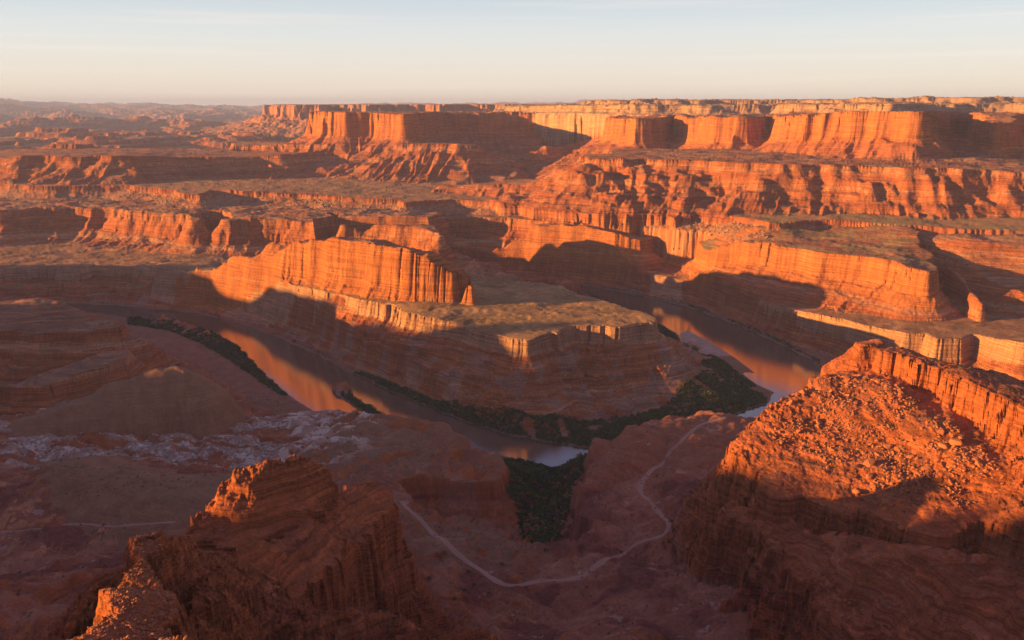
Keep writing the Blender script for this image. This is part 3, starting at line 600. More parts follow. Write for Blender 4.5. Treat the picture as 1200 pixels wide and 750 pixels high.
# ------------------------------------------------------------------ materials
def mat(name):
    m = D.materials.new(name); m.use_nodes = True
    nt = m.node_tree
    return m, nt, nt.nodes, nt.links, nt.nodes['Principled BSDF']
def rock_material(name, bump=1.0, streak=.35, fine=1.0, bed=(.72, 1.25)):
    m, nt, N, L, B = mat(name)
    at = N.new('ShaderNodeAttribute'); at.attribute_name = 'bed'
    geo = N.new('ShaderNodeNewGeometry')
    # dark varnish streaks running down steep faces
    mp = N.new('ShaderNodeMapping'); mp.inputs['Scale'].default_value = (1 / 7, 1 / 7, 1 / 90)
    L.new(geo.outputs['Position'], mp.inputs['Vector'])
    ns = N.new('ShaderNodeTexNoise'); ns.inputs['Scale'].default_value = 1; ns.inputs['Detail'].default_value = 4; ns.inputs['Roughness'].default_value = .65
    L.new(mp.outputs[0], ns.inputs['Vector'])
    sep = N.new('ShaderNodeSeparateXYZ'); L.new(geo.outputs['True Normal'], sep.inputs[0])
    st = N.new('ShaderNodeMapRange'); st.inputs[1].default_value = .75; st.inputs[2].default_value = .35; L.new(sep.outputs[2], st.inputs[0])
    rs = N.new('ShaderNodeMapRange'); rs.inputs[1].default_value = .40; rs.inputs[2].default_value = .62; rs.inputs[3].default_value = 0; rs.inputs[4].default_value = streak; L.new(ns.outputs[0], rs.inputs[0])
    mu = N.new('ShaderNodeMath'); mu.operation = 'MULTIPLY'; L.new(st.outputs[0], mu.inputs[0]); L.new(rs.outputs[0], mu.inputs[1])
    mx = N.new('ShaderNodeMix'); mx.data_type = 'RGBA'; mx.blend_type = 'MIX'; mx.inputs['B'].default_value = (.13, .05, .035, 1)
    L.new(mu.outputs[0], mx.inputs['Factor']); L.new(at.outputs['Color'], mx.inputs['A'])
    # bedding lines
    mp2 = N.new('ShaderNodeMapping'); mp2.inputs['Scale'].default_value = (1 / 160, 1 / 160, 1 / 3.2)
    L.new(geo.outputs['Position'], mp2.inputs['Vector'])
    nb = N.new('ShaderNodeTexNoise'); nb.inputs['Scale'].default_value = 1; nb.inputs['Detail'].default_value = 3
    L.new(mp2.outputs[0], nb.inputs['Vector'])
    rb_ = N.new('ShaderNodeMapRange'); rb_.inputs[1].default_value = .3; rb_.inputs[2].default_value = .7; rb_.inputs[3].default_value = bed[0]; rb_.inputs[4].default_value = bed[1]; L.new(nb.outputs[0], rb_.inputs[0])
    m2 = N.new('ShaderNodeVectorMath'); m2.operation = 'SCALE'; L.new(mx.outputs['Result'], m2.inputs[0]); L.new(rb_.outputs[0], m2.inputs['Scale'])
    # thin pale and dark beds, dipping a little
    mp4 = N.new('ShaderNodeMapping'); mp4.inputs['Scale'].default_value = (1 / 70, 1 / 70, 1 / 1.1); mp4.inputs['Rotation'].default_value = (.02, -.03, 0)
    L.new(geo.outputs['Position'], mp4.inputs['Vector'])
    nl = N.new('ShaderNodeTexNoise'); nl.inputs['Scale'].default_value = 1; nl.inputs['Detail'].default_value = 4; nl.inputs['Roughness'].default_value = .6
    L.new(mp4.outputs[0], nl.inputs['Vector'])
    lr = N.new('ShaderNodeMapRange'); lr.inputs[1].default_value = .36; lr.inputs[2].default_value = .62; lr.inputs[3].default_value = .7 if bed[0] < .9 else .9; lr.inputs[4].default_value = 1.22 if bed[0] < .9 else 1.08; L.new(nl.outputs[0], lr.inputs[0])
    mlt = N.new('ShaderNodeMath'); mlt.operation = 'MULTIPLY'; L.new(rb_.outputs[0], mlt.inputs[0]); L.new(lr.outputs[0], mlt.inputs[1]); L.new(mlt.outputs[0], m2.inputs['Scale'])
    # grit
    ng_ = N.new('ShaderNodeTexNoise'); ng_.inputs['Scale'].default_value = .35 * fine; ng_.inputs['Detail'].default_value = 6; ng_.inputs['Roughness'].default_value = .7
    L.new(geo.outputs['Position'], ng_.inputs['Vector'])
    rg = N.new('ShaderNodeMapRange'); rg.inputs[1].default_value = .3; rg.inputs[2].default_value = .7; rg.inputs[3].default_value = .75; rg.inputs[4].default_value = 1.25; L.new(ng_.outputs[0], rg.inputs[0])
    m3 = N.new('ShaderNodeVectorMath'); m3.operation = 'SCALE'; L.new(m2.outputs[0], m3.inputs[0]); L.new(rg.outputs[0], m3.inputs['Scale'])
    L.new(m3.outputs[0], B.inputs['Base Color'])
    B.inputs['Roughness'].default_value = .95
    B.inputs['Specular IOR Level'].default_value = .15
    bp = N.new('ShaderNodeBump'); bp.inputs['Strength'].default_value = .8 * bump; bp.inputs['Distance'].default_value = 2.6
    sm = N.new('ShaderNodeMath'); sm.operation = 'ADD'; L.new(ng_.outputs[0], sm.inputs[0]); L.new(ns.outputs[0], sm.inputs[1])
    vo = N.new('ShaderNodeTexVoronoi'); vo.inputs['Scale'].default_value = .16; vo.inputs['Detail'].default_value = 3; vo.inputs['Roughness'].default_value = .65; vo.normalize = True
    mpv = N.new('ShaderNodeMapping'); mpv.inputs['Scale'].default_value = (1, 1, 1.7); L.new(geo.outputs['Position'], mpv.inputs['Vector']); L.new(mpv.outputs[0], vo.inputs['Vector'])
    sv = N.new('ShaderNodeMath'); sv.operation = 'MULTIPLY_ADD'; sv.inputs[1].default_value = 1.1; L.new(vo.outputs['Distance'], sv.inputs[0]); L.new(sm.outputs[0], sv.inputs[2])
    sm = sv
    sm2 = N.new('ShaderNodeMath'); sm2.operation = 'ADD'; L.new(sm.outputs[0], sm2.inputs[0]); L.new(rb_.outputs[0], sm2.inputs[1])
    L.new(sm2.outputs[0], bp.inputs['Height']); L.new(bp.outputs[0], B.inputs['Normal'])
    return m
M_rock = rock_material('sandstone', 1.25, .26, 1.0)
M_soil = rock_material('desert_soil', .8, .2, 1.3, (.96, 1.04))

def tag(o, label=None, cat=None, group=None, kind=None):
    for k, v in (('label', label), ('category', cat), ('group', group), ('kind', kind)):
        if v: o[k] = v
    return o
NA = len(az)
VID = np.arange(NA * NROW, dtype=np.int64).reshape(NA, NROW)
q0, q1, q2, q3 = VID[:-1, :-1], VID[1:, :-1], VID[1:, 1:], VID[:-1, 1:]
QF = np.stack([q0, q1, q2, q3], -1).reshape(-1, 4)
flatX, flatY, flatZ = GX.ravel(), GY.ravel(), GZ.ravel()
flatC = cc.reshape(-1, 3)
flatI, flatD = GI.ravel(), GD.ravel()
# a face takes its landform from its four corners' most common id
fi = np.sort(flatI[QF], axis=1)
face_id = np.where(fi[:, 1] == fi[:, 2], fi[:, 1], fi[:, 0])
face_d = flatD[QF].mean(1)
face_n = flatD[QF].max(1)
def build_faces(name, sel_faces, material, parent=None, origin=None):
    Q = QF[sel_faces]
    u, inv = np.unique(Q, return_inverse=True)
    inv = inv.reshape(-1, 4).astype(np.int32)
    me = D.meshes.new(name)
    me.vertices.add(len(u)); me.loops.add(inv.size); me.polygons.add(len(inv))
    o = origin or (0, 0, 0)
    v = np.stack([flatX[u] - o[0], flatY[u] - o[1], flatZ[u] - o[2]], 1).astype(F32)
    me.vertices.foreach_set('co', v.ravel())
    me.loops.foreach_set('vertex_index', inv.ravel())
    me.polygons.foreach_set('loop_start', np.arange(0, inv.size, 4, dtype=np.int32))
    a = me.color_attributes.new('bed', 'FLOAT_COLOR', 'POINT')
    a.data.foreach_set('color', np.concatenate([flatC[u], np.ones((len(u), 1), F32)], 1).astype(F32).ravel())
    me.update(calc_edges=True)
    me.materials.append(material)
    ob = D.objects.new(name, me); COL.objects.link(ob)
    if parent: ob.parent = parent
    return ob

# how each landform is named, described and split into parts: key -> (name, category, label, keys joined, [(part, max distance)])
LAND = [
    ('great_mesa', 'mesa', 'mesa', 'tallest red mesa with a broad sunlit orange wall and a shadowed alcove beside it', ['great_mesa'], 31),
    ('great_mesa_step', 'terrace', 'rock terrace', 'long gullied orange terrace along the foot of the tallest mesa', ['great_mesa_step'], 12),
    ('amphitheatre_mesa', 'mesa', 'mesa', 'mesa bent round a wide shadowed bowl between the square block mesa and the tallest mesa', ['amphitheatre_mesa'], 31),
    ('block_mesa', 'mesa', 'mesa', 'square block mesa with a sunlit end wall standing out before the hazy plains', ['block_mesa'], 33),
    ('stepped_spur', 'spur', 'rock spur', 'lit stepped spur fanning out below the corner of the square block mesa', ['stepped_spur'], 13),
    ('shaded_spur', 'spur', 'rock spur', 'low spur lying in the shade inside the wide bowl of the mesa wall', ['shaded_spur'], 0),
    ('low_red_spur', 'spur', 'rock spur', 'low dark red spur tapering out over the plain from the gullied terrace', ['low_red_spur'], 0),
    ('west_mesa', 'mesa', 'mesa', 'long low flat mesa with a shaded front lying across the plain at left', ['west_mesa'], 13),
    ('west_knoll', 'hill', 'knoll', 'small rounded knoll behind the long low flat mesa', ['west_knoll'], 0),
    ('west_pyramid_butte', 'butte', 'butte', 'dark pyramid shaped butte rising behind the long low flat mesa', ['west_pyramid_butte'], 0),
    ('stepped_bench', 'terrace', 'rock terrace', 'pale topped terrace between the long low mesa and the square block mesa', ['stepped_bench'], 0),
    ('domed_rim', 'rimrock', 'rock rim', 'pale layered rimrock band resting above the red mesa walls', ['domed_rim'], 0),
    ('pale_domes', 'dome', 'rock domes', 'pale sandstone domes with dark scrub along the skyline', ['pale_domes'], 0),
    ('far_mesa', 'mesa', 'mesa', 'farthest mesa, a hazy red wall on the skyline behind the square block mesa', ['far_mesa'], 0),
    ('west_terrace_cliff', 'cliff', 'cliff', 'bulging sunlit orange cliff cut by dark alcoves behind the upper river bench', ['west_terrace_cliff'], 0),
    ('shaded_terrace_cliff', 'cliff', 'cliff', 'purple shaded cliff band behind the small flat topped butte', ['shaded_terrace_cliff'], 0),
    ('middle_butte', 'butte', 'butte', 'small flat topped butte with a lit end and shaded front, centre of the far canyon', ['middle_butte'], 21),
    ('east_butte', 'butte', 'butte', 'wide orange butte with fluted lit wall standing on the bench across the river', ['east_butte'], 15),
    ('thin_rib', 'rib', 'rock rib', 'short lit rock rib standing on the shaded slope beside the fluted orange butte', ['thin_rib'], 0),
    ('rubble_slope', 'slope', 'rock slope', 'shaded rubble slope to the right of the fluted orange butte', ['rubble_slope'], 0),
    ('shaded_bench', 'bench', 'rock bench', 'dark layered bench wall above the upper river at left', ['shaded_bench'], 0),
    ('back_bench', 'bench', 'rock bench', 'low shaded bench wall above the river behind the peninsula', ['back_bench'], 0),
    ('east_bench', 'bench', 'rock bench', 'long flat bench with a sheer pale wall above the right river reach', ['east_bench'], 14),
    ('peninsula', 'peninsula', 'peninsula', 'rounded flat topped peninsula with banded slopes inside the river bend', ['peninsula'], 11),
    ('fin_ridge', 'ridge', 'rock ridge', 'glowing orange fin of rock standing on the neck of the peninsula', ['fin_ridge'], 0),
    ('fin_spire', 'spire', 'rock spire', 'small orange spire at the tip of the rock fin on the peninsula', ['fin_spire'], 0),
    ('west_promontory', 'promontory', 'promontory', 'layered dark promontory with pale top at the left edge above the river', ['west_promontory'], 0),
    ('lower_promontory', 'promontory', 'promontory', 'narrow lower ledge tongue just below the layered dark promontory', ['lower_promontory'], 0),
    ('slickrock_butte', 'butte', 'butte', 'nearest dark red butte of tilted slickrock with a lit crag on its top', ['slickrock_butte', 'tilted_slab'], 12),
    ('near_crest', 'crest', 'rock crest', 'lit gravelly rock crest in the bottom left corner', ['near_crest'], 9),
    ('saddle_knob', 'knob', 'rock knob', 'tiny rock knob in the saddle between the gravelly crest and the slickrock butte', ['saddle_knob'], 0),
    ('east_shelf_butte', 'butte', 'butte', 'big near butte at right with a boulder covered glowing shelf and dark lower slopes', ['east_shelf_butte', 'summit_wall', 'lower_buttress'], 14),
    ('summit_knob', 'knob', 'rock knob', 'rounded knob standing beside the top wall of the big right butte', ['summit_knob'], 0),
]
# every face gets a code (landform, part); stray specks are handed to what surrounds them, and each connected piece becomes a mesh of its own
PARTS = ['caprock', 'cliff_wall', 'talus_slope', 'summit_wall']
code = np.full(len(QF), -1, np.int32)
for t, (key, name, cat, label, keys, split) in enumerate(LAND):
    mk = np.isin(face_id, [kid[k] for k in keys])
    if split:
        pt = np.where(face_d < 0, 0, np.where(face_d < split, 1, 2))
        if key == 'east_shelf_butte':
            pt = np.where(face_id == kid['summit_wall'], 3, np.where(face_id == kid['lower_buttress'], 2, pt))
        code[mk] = (t * 4 + pt)[mk]
    else:
        code[mk] = t * 4 + 1
STR = [('tableland_terrain', ['tableland']), ('near_ground', ['near_ground', 'smooth_crest', 'smooth_hill']), ('canyon_ground', ['canyon_floor']), ('rim_caster_terrain', ['overlook_rim', 'shadow_rim'])]  # last entry joins the overlook ground and the unseen shadow-casting rim
for t, (nm, keys) in enumerate(STR):
    code[np.isin(face_id, [kid[k] for k in keys])] = 1000 + t
code = code.reshape(NA - 1, NROW - 1)
def components(code):
    runs_c, runs_a, runs_b, runs_col, start = [], [], [], [], [0]
    for c in range(code.shape[0]):
        row = code[c]
        br = np.nonzero(np.diff(row))[0] + 1
        a = np.concatenate([[0], br]); b = np.concatenate([br, [len(row)]])
        runs_a += a.tolist(); runs_b += b.tolist(); runs_c += row[a].tolist(); runs_col += [c] * len(a)
        start.append(len(runs_a))
    par = list(range(len(runs_a)))
    def find(i):
        while par[i] != i:
            par[i] = par[par[i]]; i = par[i]
        return i
    for c in range(1, code.shape[0]):
        i, j = start[c - 1], start[c]
        ie, je = start[c], start[c + 1]
        while i < ie and j < je:
            if runs_c[i] == runs_c[j] and min(runs_b[i], runs_b[j]) > max(runs_a[i], runs_a[j]):
                x_, y_ = find(i), find(j)
                if x_ != y_: par[x_] = y_
            if runs_b[i] < runs_b[j]: i += 1
            else: j += 1
    root = np.array([find(i) for i in range(len(par))])
    a, b = np.array(runs_a), np.array(runs_b)
    return root, np.array(runs_c), a, b, np.array(runs_col), start
for it in range(3):
    root, rc, ra, rb2, rcol, start = components(code)
    size = np.bincount(root, weights=rb2 - ra, minlength=len(root))
    tot = {}
    for r_ in np.unique(root): tot[rc[r_]] = max(tot.get(rc[r_], 0), size[r_])
    small = np.array([size[root[k]] < max(500, .04 * tot[rc[k]]) for k in range(len(root))])
    for k in np.nonzero(small)[0]:
        c = rcol[k]
        nb_ = k - 1 if k > start[c] and not small[k - 1] else (k + 1 if k + 1 < start[c + 1] else k - 1)
        if start[c] <= nb_ < start[c + 1]: code[c, ra[k]:rb2[k]] = rc[nb_]
root, rc, ra, rb2, rcol, start = components(code)
comp = np.empty(code.shape, np.int32)
for k in range(len(root)): comp[rcol[k], ra[k]:rb2[k]] = root[k]
code = code.ravel(); comp = comp.ravel()
for t, (key, name, cat, label, keys, split) in enumerate(LAND):
    pieces = []
    for p in range(4):
        fs = np.nonzero(code == t * 4 + p)[0]
        if not len(fs): continue
        cs, cn = np.unique(comp[fs], return_counts=True)
        for q in cs: pieces.append((PARTS[p], fs[comp[fs] == q]))
    if not pieces: print('EMPTY', key); continue
    if len(pieces) == 1:
        tag(build_faces(name, pieces[0][1], M_rock), label, cat); continue
    big = max(pieces, key=lambda q: len(q[1]))[1]
    ctr = QF[big[len(big) // 2]][0]
    e = D.objects.new(name, None); COL.objects.link(e)
    e.location = (float(flatX[ctr]), float(flatY[ctr]), float(flatZ[QF[big]].min()))
    tag(e, label, cat)
    for pn, fs in pieces: build_faces(pn, fs, M_rock, e, e.location)
for t, (nm, keys) in enumerate(STR):
    fs = np.nonzero(code == 1000 + t)[0]
    if len(fs): tag(build_faces(nm, fs, M_soil), kind='structure')
print('left over faces', int((code < 0).sum()), 'meshes', time.time() - T0)

# ------------------------------------------------------------------ river
def poly_mesh(name, V, Fc, material, smooth=False):
    me = D.meshes.new(name); me.from_pydata([tuple(map(float, v)) for v in V], [], Fc); me.update()
    me.materials.append(material)
    o = D.objects.new(name, me); COL.objects.link(o)
    return o
mW, nt, N, L, B = mat('river_water')
B.inputs['Base Color'].default_value = (.105, .07, .052, 1)
B.inputs['Roughness'].default_value = .06
B.inputs['IOR'].default_value = 2.1
B.inputs['Specular IOR Level'].default_value = 1.0
geo = N.new('ShaderNodeNewGeometry')
wv = N.new('ShaderNodeTexNoise'); wv.inputs['Scale'].default_value = .35; wv.inputs['Detail'].default_value = 4
L.new(geo.outputs['Position'], wv.inputs['Vector'])
bp = N.new('ShaderNodeBump'); bp.inputs['Strength'].default_value = .35; bp.inputs['Distance'].default_value = .3
L.new(wv.outputs[0], bp.inputs['Height']); L.new(bp.outputs[0], B.inputs['Normal'])
ring = [p[:2] for p in RIVER]
cxr = sum(p[0] for p in ring) / len(ring)
tag(poly_mesh('river', [(-3500, 1000, 0), (1500, 1000, 0), (1500, 3300, 0), (-3500, 3300, 0)], [(0, 1, 2, 3)], mW), kind='structure')

# ------------------------------------------------------------------ dirt roads draped on the ground
mR, nt, N, L, B = mat('road_dust')
ns = N.new('ShaderNodeTexNoise'); ns.inputs['Scale'].default_value = .3; ns.inputs['Detail'].default_value = 5
geo = N.new('ShaderNodeNewGeometry'); L.new(geo.outputs['Position'], ns.inputs['Vector'])
cr = N.new('ShaderNodeValToRGB'); cr.color_ramp.elements[0].color = (.32, .15, .10, 1); cr.color_ramp.elements[1].color = (.44, .24, .17, 1); L.new(ns.outputs[0], cr.inputs[0]); L.new(cr.outputs[0], B.inputs['Base Color'])
B.inputs['Roughness'].default_value = 1
def hit(px, py, zguess=95):
    """ground point seen in the survey picture at this pixel"""
    ts = np.concatenate([np.arange(250, 2400, 4.0)])
    v = (375 - py) / FOC
    dx, dy, dz = (px - 600) / FOC, cP + v * sP, -sP + v * cP
    X, Y, Z = dx * ts, dy * ts, CAMZ + dz * ts
    h = height(X, Y)
    k = np.nonzero(Z < h)[0]
    k = k[0] if len(k) else -1
    return float(X[k]), float(Y[k])
for line, Zr, hw in ROADS:
    tg = np.gradient(line, axis=0); tg /= np.linalg.norm(tg, axis=1)[:, None]
    nr = np.stack([-tg[:, 1], tg[:, 0]], 1)
    wl2 = hw * 2 * (1 + .35 * noise(line[:, 0].astype(F32), line[:, 1].astype(F32), 30, 5) + .2 * noise(line[:, 0].astype(F32), line[:, 1].astype(F32), 9, 6))
    offs = np.linspace(-.5, .5, 7)
    G = line[:, None, :] + nr[:, None, :] * (offs[None, :, None] * wl2[:, None, None])
    crown = np.array([-.12, .08, .13, .16, .13, .08, -.12])
    n = len(line)
    V = [(G[i, j, 0], G[i, j, 1], Zr[i] + .12 + crown[j]) for i in range(n) for j in range(7)]
    Fc = [(i * 7 + j, i * 7 + j + 1, i * 7 + j + 8, i * 7 + j + 7) for i in range(n - 1) for j in range(6)]
    tag(poly_mesh('dirt_road', V, Fc, mR), kind='structure')

# ------------------------------------------------------------------ vegetation and loose rock
def leaf_mat(name, c0, c1):
    m, nt, N, L, B = mat(name)
    geo = N.new('ShaderNodeNewGeometry'); n = N.new('ShaderNodeTexNoise'); n.inputs['Scale'].default_value = .12; n.inputs['Detail'].default_value = 5
    L.new(geo.outputs['Position'], n.inputs['Vector'])
    r = N.new('ShaderNodeValToRGB'); r.color_ramp.elements[0].position = .35; r.color_ramp.elements[1].position = .65
    r.color_ramp.elements[0].color = (*c0, 1); r.color_ramp.elements[1].color = (*c1, 1)
    L.new(n.outputs[0], r.inputs[0]); L.new(r.outputs[0], B.inputs['Base Color']); B.inputs['Roughness'].default_value = .9
    B.inputs['Specular IOR Level'].default_value = .1
    return m
M_green = leaf_mat('tamarisk_leaves', (.045, .055, .025), (.105, .115, .048))
M_bright = leaf_mat('cottonwood_leaves', (.05, .085, .022), (.10, .16, .035))
M_sage = leaf_mat('sage_leaves', (.06, .060, .035), (.13, .12, .06))
def sample_poly(P, n, seed):
    r = np.random.default_rng(seed)
    P = np.array([p[:2] for p in P]); lo, hi = P.min(0), P.max(0)
    out = []
    tot = 0
    while tot < n:
        q = (lo + r.random((n * 3, 2)) * (hi - lo)).astype(F32)
        d, _, _ = sdf(P, q[:, 0], q[:, 1])
        q = q[d < 0]; out.append(q); tot += len(q)
    return np.concatenate(out)[:n]
def foliage_mesh(name, pts, size, material, seed, leaves=16, zoff=None, parent=None):
    """every plant is a loose clump of leaf faces standing on the ground"""
    r = np.random.default_rng(seed)
    n = len(pts)
    z = height(pts[:, 0], pts[:, 1])
    sz = size * (.45 + 1.25 * r.random(n) ** 2.2)
    c = np.stack([pts[:, 0], pts[:, 1], z], 1)[:, None, :] * np.ones((1, leaves, 1))
    d = r.normal(size=(n, leaves, 3)); d /= np.linalg.norm(d, axis=2, keepdims=True)
    rad = r.random((n, leaves, 1)) ** .4
    off = d * rad * sz[:, None, None] * np.array([1, 1, .62])
    off[..., 2] += sz[:, None] * .55
    c = c + off
    a = r.normal(size=(n, leaves, 3)); a /= np.linalg.norm(a, axis=2, keepdims=True)
    b = np.cross(a, d); b /= np.linalg.norm(b, axis=2, keepdims=True) + 1e-6
    s_ = (sz[:, None] * (.28 + .25 * r.random((n, leaves))))[..., None]
    V = np.stack([c - a * s_, c + b * s_ * .7, c + a * s_, c - b * s_ * .7], 2).reshape(-1, 3)
    nf_ = len(V) // 4
    me = D.meshes.new(name)
    me.vertices.add(len(V)); me.loops.add(len(V)); me.polygons.add(nf_)
    me.vertices.foreach_set('co', V.astype(F32).ravel()); me.loops.foreach_set('vertex_index', np.arange(len(V), dtype=np.int32))
    me.polygons.foreach_set('loop_start', np.arange(0, len(V), 4, dtype=np.int32)); me.update(calc_edges=True)
    me.materials.append(material)
    o = D.objects.new(name, me); COL.objects.link(o)
    return o
def keep(pts, zmin, zmax):
    z, i, dd, dr_ = height(pts[:, 0], pts[:, 1], True, True)
    return pts[(z > zmin) & (z < zmax)]
def bank_points(n, seed, lo, hi, box, side=None):
    r = np.random.default_rng(seed)
    q = np.stack([r.uniform(box[0], box[1], n * 14), r.uniform(box[2], box[3], n * 14)], 1).astype(F32)
    d, _, _ = sdf(RIVER, q[:, 0], q[:, 1])
    w = hi * (.55 + .9 * noise(q[:, 0], q[:, 1], 150, 61))
    ok = (d > lo) & (d < np.maximum(w, lo + 3))
    if side is not None: ok &= side(q[:, 0], q[:, 1])
    return q[ok][:n]
VG_W = [PZ(150, 373, 4), PZ(200, 378, 4), PZ(250, 389, 4), PZ(284, 409, 4), PZ(308, 436, 4), PZ(338, 462, 4), PZ(330, 464, 4), PZ(300, 444, 4), PZ(270, 424, 4), PZ(235, 403, 4), PZ(195, 388, 4), PZ(150, 382, 4)]
VG_E = [PZ(390, 432, 4), PZ(420, 442, 4), PZ(480, 468, 4), PZ(540, 492, 4), PZ(600, 508, 4), PZ(650, 518, 4), PZ(698, 523, 4), PZ(715, 515, 4), PZ(745, 506, 4), PZ(800, 496, 4), PZ(860, 485, 4), PZ(900, 471, 4), PZ(885, 452, 4), PZ(866, 438, 4), PZ(835, 426, 4), PZ(800, 410, 4), PZ(790, 392, 4), PZ(770, 379, 4), PZ(757, 378, 4),
        PZ(775, 398, 4), PZ(800, 418, 4), PZ(822, 432, 4), PZ(822, 455, 4), PZ(790, 475, 4), PZ(740, 490, 4), PZ(680, 498, 4), PZ(620, 497, 4), PZ(560, 486, 4), PZ(500, 466, 4), PZ(430, 438, 4)]
VG_V = [PZ(566, 534, 4), PZ(620, 541, 4), PZ(688, 556, 4), PZ(684, 580, 6), PZ(672, 600, 8), PZ(664, 630, 20), PZ(652, 652, 40), PZ(636, 650, 40), PZ(610, 622, 20), PZ(590, 600, 10), PZ(590, 570, 6)]
def drop_poly(key, P, n, seed, zlo, zhi):
    return keep(sample_poly(P, n, seed), zlo, zhi)
pw = drop_poly('w', VG_W, 3800, 1, .8, 14)
tag(foliage_mesh('riverside_thicket', pw, 3.2, M_green, 2), 'dark green thicket along the near bank of the upper river', None, None, 'stuff')
pe = drop_poly('e', VG_E, 12000, 3, .8, 40)
kp = noise(pe[:, 0], pe[:, 1], 40, 63) > -.42
tag(foliage_mesh('riverside_thicket', pe[kp], 3.2, M_green, 4), 'dark green thicket round the foot of the peninsula', None, None, 'stuff')
pv_ = drop_poly('v', VG_V, 5200, 5, .8, 60)
br = noise(pv_[:, 0], pv_[:, 1], 60, 64) > .16
tag(foliage_mesh('wash_thicket', pv_[~br], 3.0, M_green, 6), 'green thicket filling the side canyon wash', None, None, 'stuff')
tag(foliage_mesh('wash_grass', pv_[br], 2.2, M_bright, 7), 'brighter green growth in the middle of the wash', None, None, 'stuff')
pi_ = drop_poly('i', ISLE, 900, 8, 1.0, 6)
tag(foliage_mesh('island_thicket', pi_, 2.8, M_green, 9), 'green thicket on the narrow river island', None, None, 'stuff')
pb = np.concatenate([bank_points(2600, 10, 5, 22, (-1500, 900, 1300, 3000)), bank_points(1800, 12, 5, 26, (150, 900, 1900, 2900))])
tag(foliage_mesh('bank_scrub', keep(pb, .8, 12), 2.6, M_green, 11, 12), 'thin green scrub line at the foot of the canyon walls', None, None, 'stuff')
# scattered desert scrub as one ground cover
qs = np.stack([rng.uniform(-900, 700, 26000), rng.uniform(560, 1900, 26000)], 1).astype(F32)
zq, iq, dq, rq = height(qs[:, 0], qs[:, 1], True, True)
h2 = height(qs[:, 0] + 3, qs[:, 1]); h3 = height(qs[:, 0], qs[:, 1] + 3)
okq = (np.hypot(h2 - zq, h3 - zq) < 1.6) & (rq > 30) & np.isin(iq, [kid[k] for k in ('near_ground', 'smooth_crest', 'smooth_hill', 'peninsula', 'west_promontory', 'canyon_floor')]) & (noise(qs[:, 0], qs[:, 1], 120, 66) > -.1)
tag(foliage_mesh('desert_scrub', qs[okq], 1.15, M_sage, 13, 8), 'tiny dark scrub dotted over the near slopes', None, None, 'stuff')
qs = np.stack([rng.uniform(-1500, 2300, 30000), rng.uniform(2200, 4300, 30000)], 1).astype(F32)
zq, iq, dq, rq = height(qs[:, 0], qs[:, 1], True, True)
h2 = height(qs[:, 0] + 3, qs[:, 1]); h3 = height(qs[:, 0], qs[:, 1] + 3)
okq = (np.hypot(h2 - zq, h3 - zq) < 1.5) & (zq > 60) & (noise(qs[:, 0], qs[:, 1], 220, 67) > -.05)
tag(foliage_mesh('plateau_scrub', qs[okq], 2.0, M_sage, 14, 6), 'scrub dotted over the far benches and terraces', None, None, 'stuff')

def boulder_mesh(name, seed, material, squash=.75):
    import bmesh
    bm = bmesh.new(); bmesh.ops.create_icosphere(bm, subdivisions=2, radius=1)
    r = np.random.default_rng(seed)
    pl = r.normal(size=(9, 3)); pl /= np.linalg.norm(pl, axis=1)[:, None]; dd_ = r.uniform(.42, .78, 9)
    for v in bm.verts:
        p = np.array(v.co)
        for q, k in zip(pl, dd_):
            t = p @ q
            if t > k: p = p - q * (t - k)
        p *= 1 + r.normal() * .025
        v.co = (p[0], p[1] * .85, p[2] * squash)
    me = D.meshes.new(name); bm.to_mesh(me); bm.free(); me.materials.append(material)
    return me
def plain_rock(name, c):
    m, nt, N, L, B = mat(name)
    geo = N.new('ShaderNodeNewGeometry'); n = N.new('ShaderNodeTexNoise'); n.inputs['Scale'].default_value = .6; n.inputs['Detail'].default_value = 6
    L.new(geo.outputs['Position'], n.inputs['Vector'])
    r = N.new('ShaderNodeValToRGB'); r.color_ramp.elements[0].position = .3; r.color_ramp.elements[1].position = .7
    r.color_ramp.elements[0].color = (c[0] * .7, c[1] * .65, c[2] * .6, 1); r.color_ramp.elements[1].color = (*c, 1)
    L.new(n.outputs[0], r.inputs[0]); L.new(r.outputs[0], B.inputs['Base Color']); B.inputs['Roughness'].default_value = .95
    bp = N.new('ShaderNodeBump'); bp.inputs['Distance'].default_value = .5; L.new(n.outputs[0], bp.inputs['Height']); L.new(bp.outputs[0], B.inputs['Normal'])
    return m
M_bred = plain_rock('red_boulder_stone', (.42, .145, .065)); M_bpale = plain_rock('pale_boulder_stone', (.44, .31, .25)); M_btan = plain_rock('tan_block_stone', (.38, .22, .14))
TANB = None
RED = [boulder_mesh('red_boulder', 30 + k, M_bred) for k in range(6)]
PALE = [boulder_mesh('pale_boulder', 40 + k, M_bpale) for k in range(4)]
def boulders(pts, meshes, smin, smax, label, group, seed, name='boulder', sink=.3):
    r = np.random.default_rng(seed)
    z = height(pts[:, 0], pts[:, 1])
    for k, (p, h_) in enumerate(zip(pts, z)):
        sz = smin + (smax - smin) * r.random() ** 3.6
        o = D.objects.new(name, meshes[k % len(meshes)]); COL.objects.link(o)
        o.location = (float(p[0]), float(p[1]), float(h_) + sz * sink * .5)
        o.rotation_euler = (r.uniform(-.4, .4), r.uniform(-.4, .4), r.uniform(0, 6.28)); o.scale = (sz * r.uniform(.8, 1.3), sz, sz * r.uniform(.7, 1.1))
        tag(o, label, 'boulder', group)
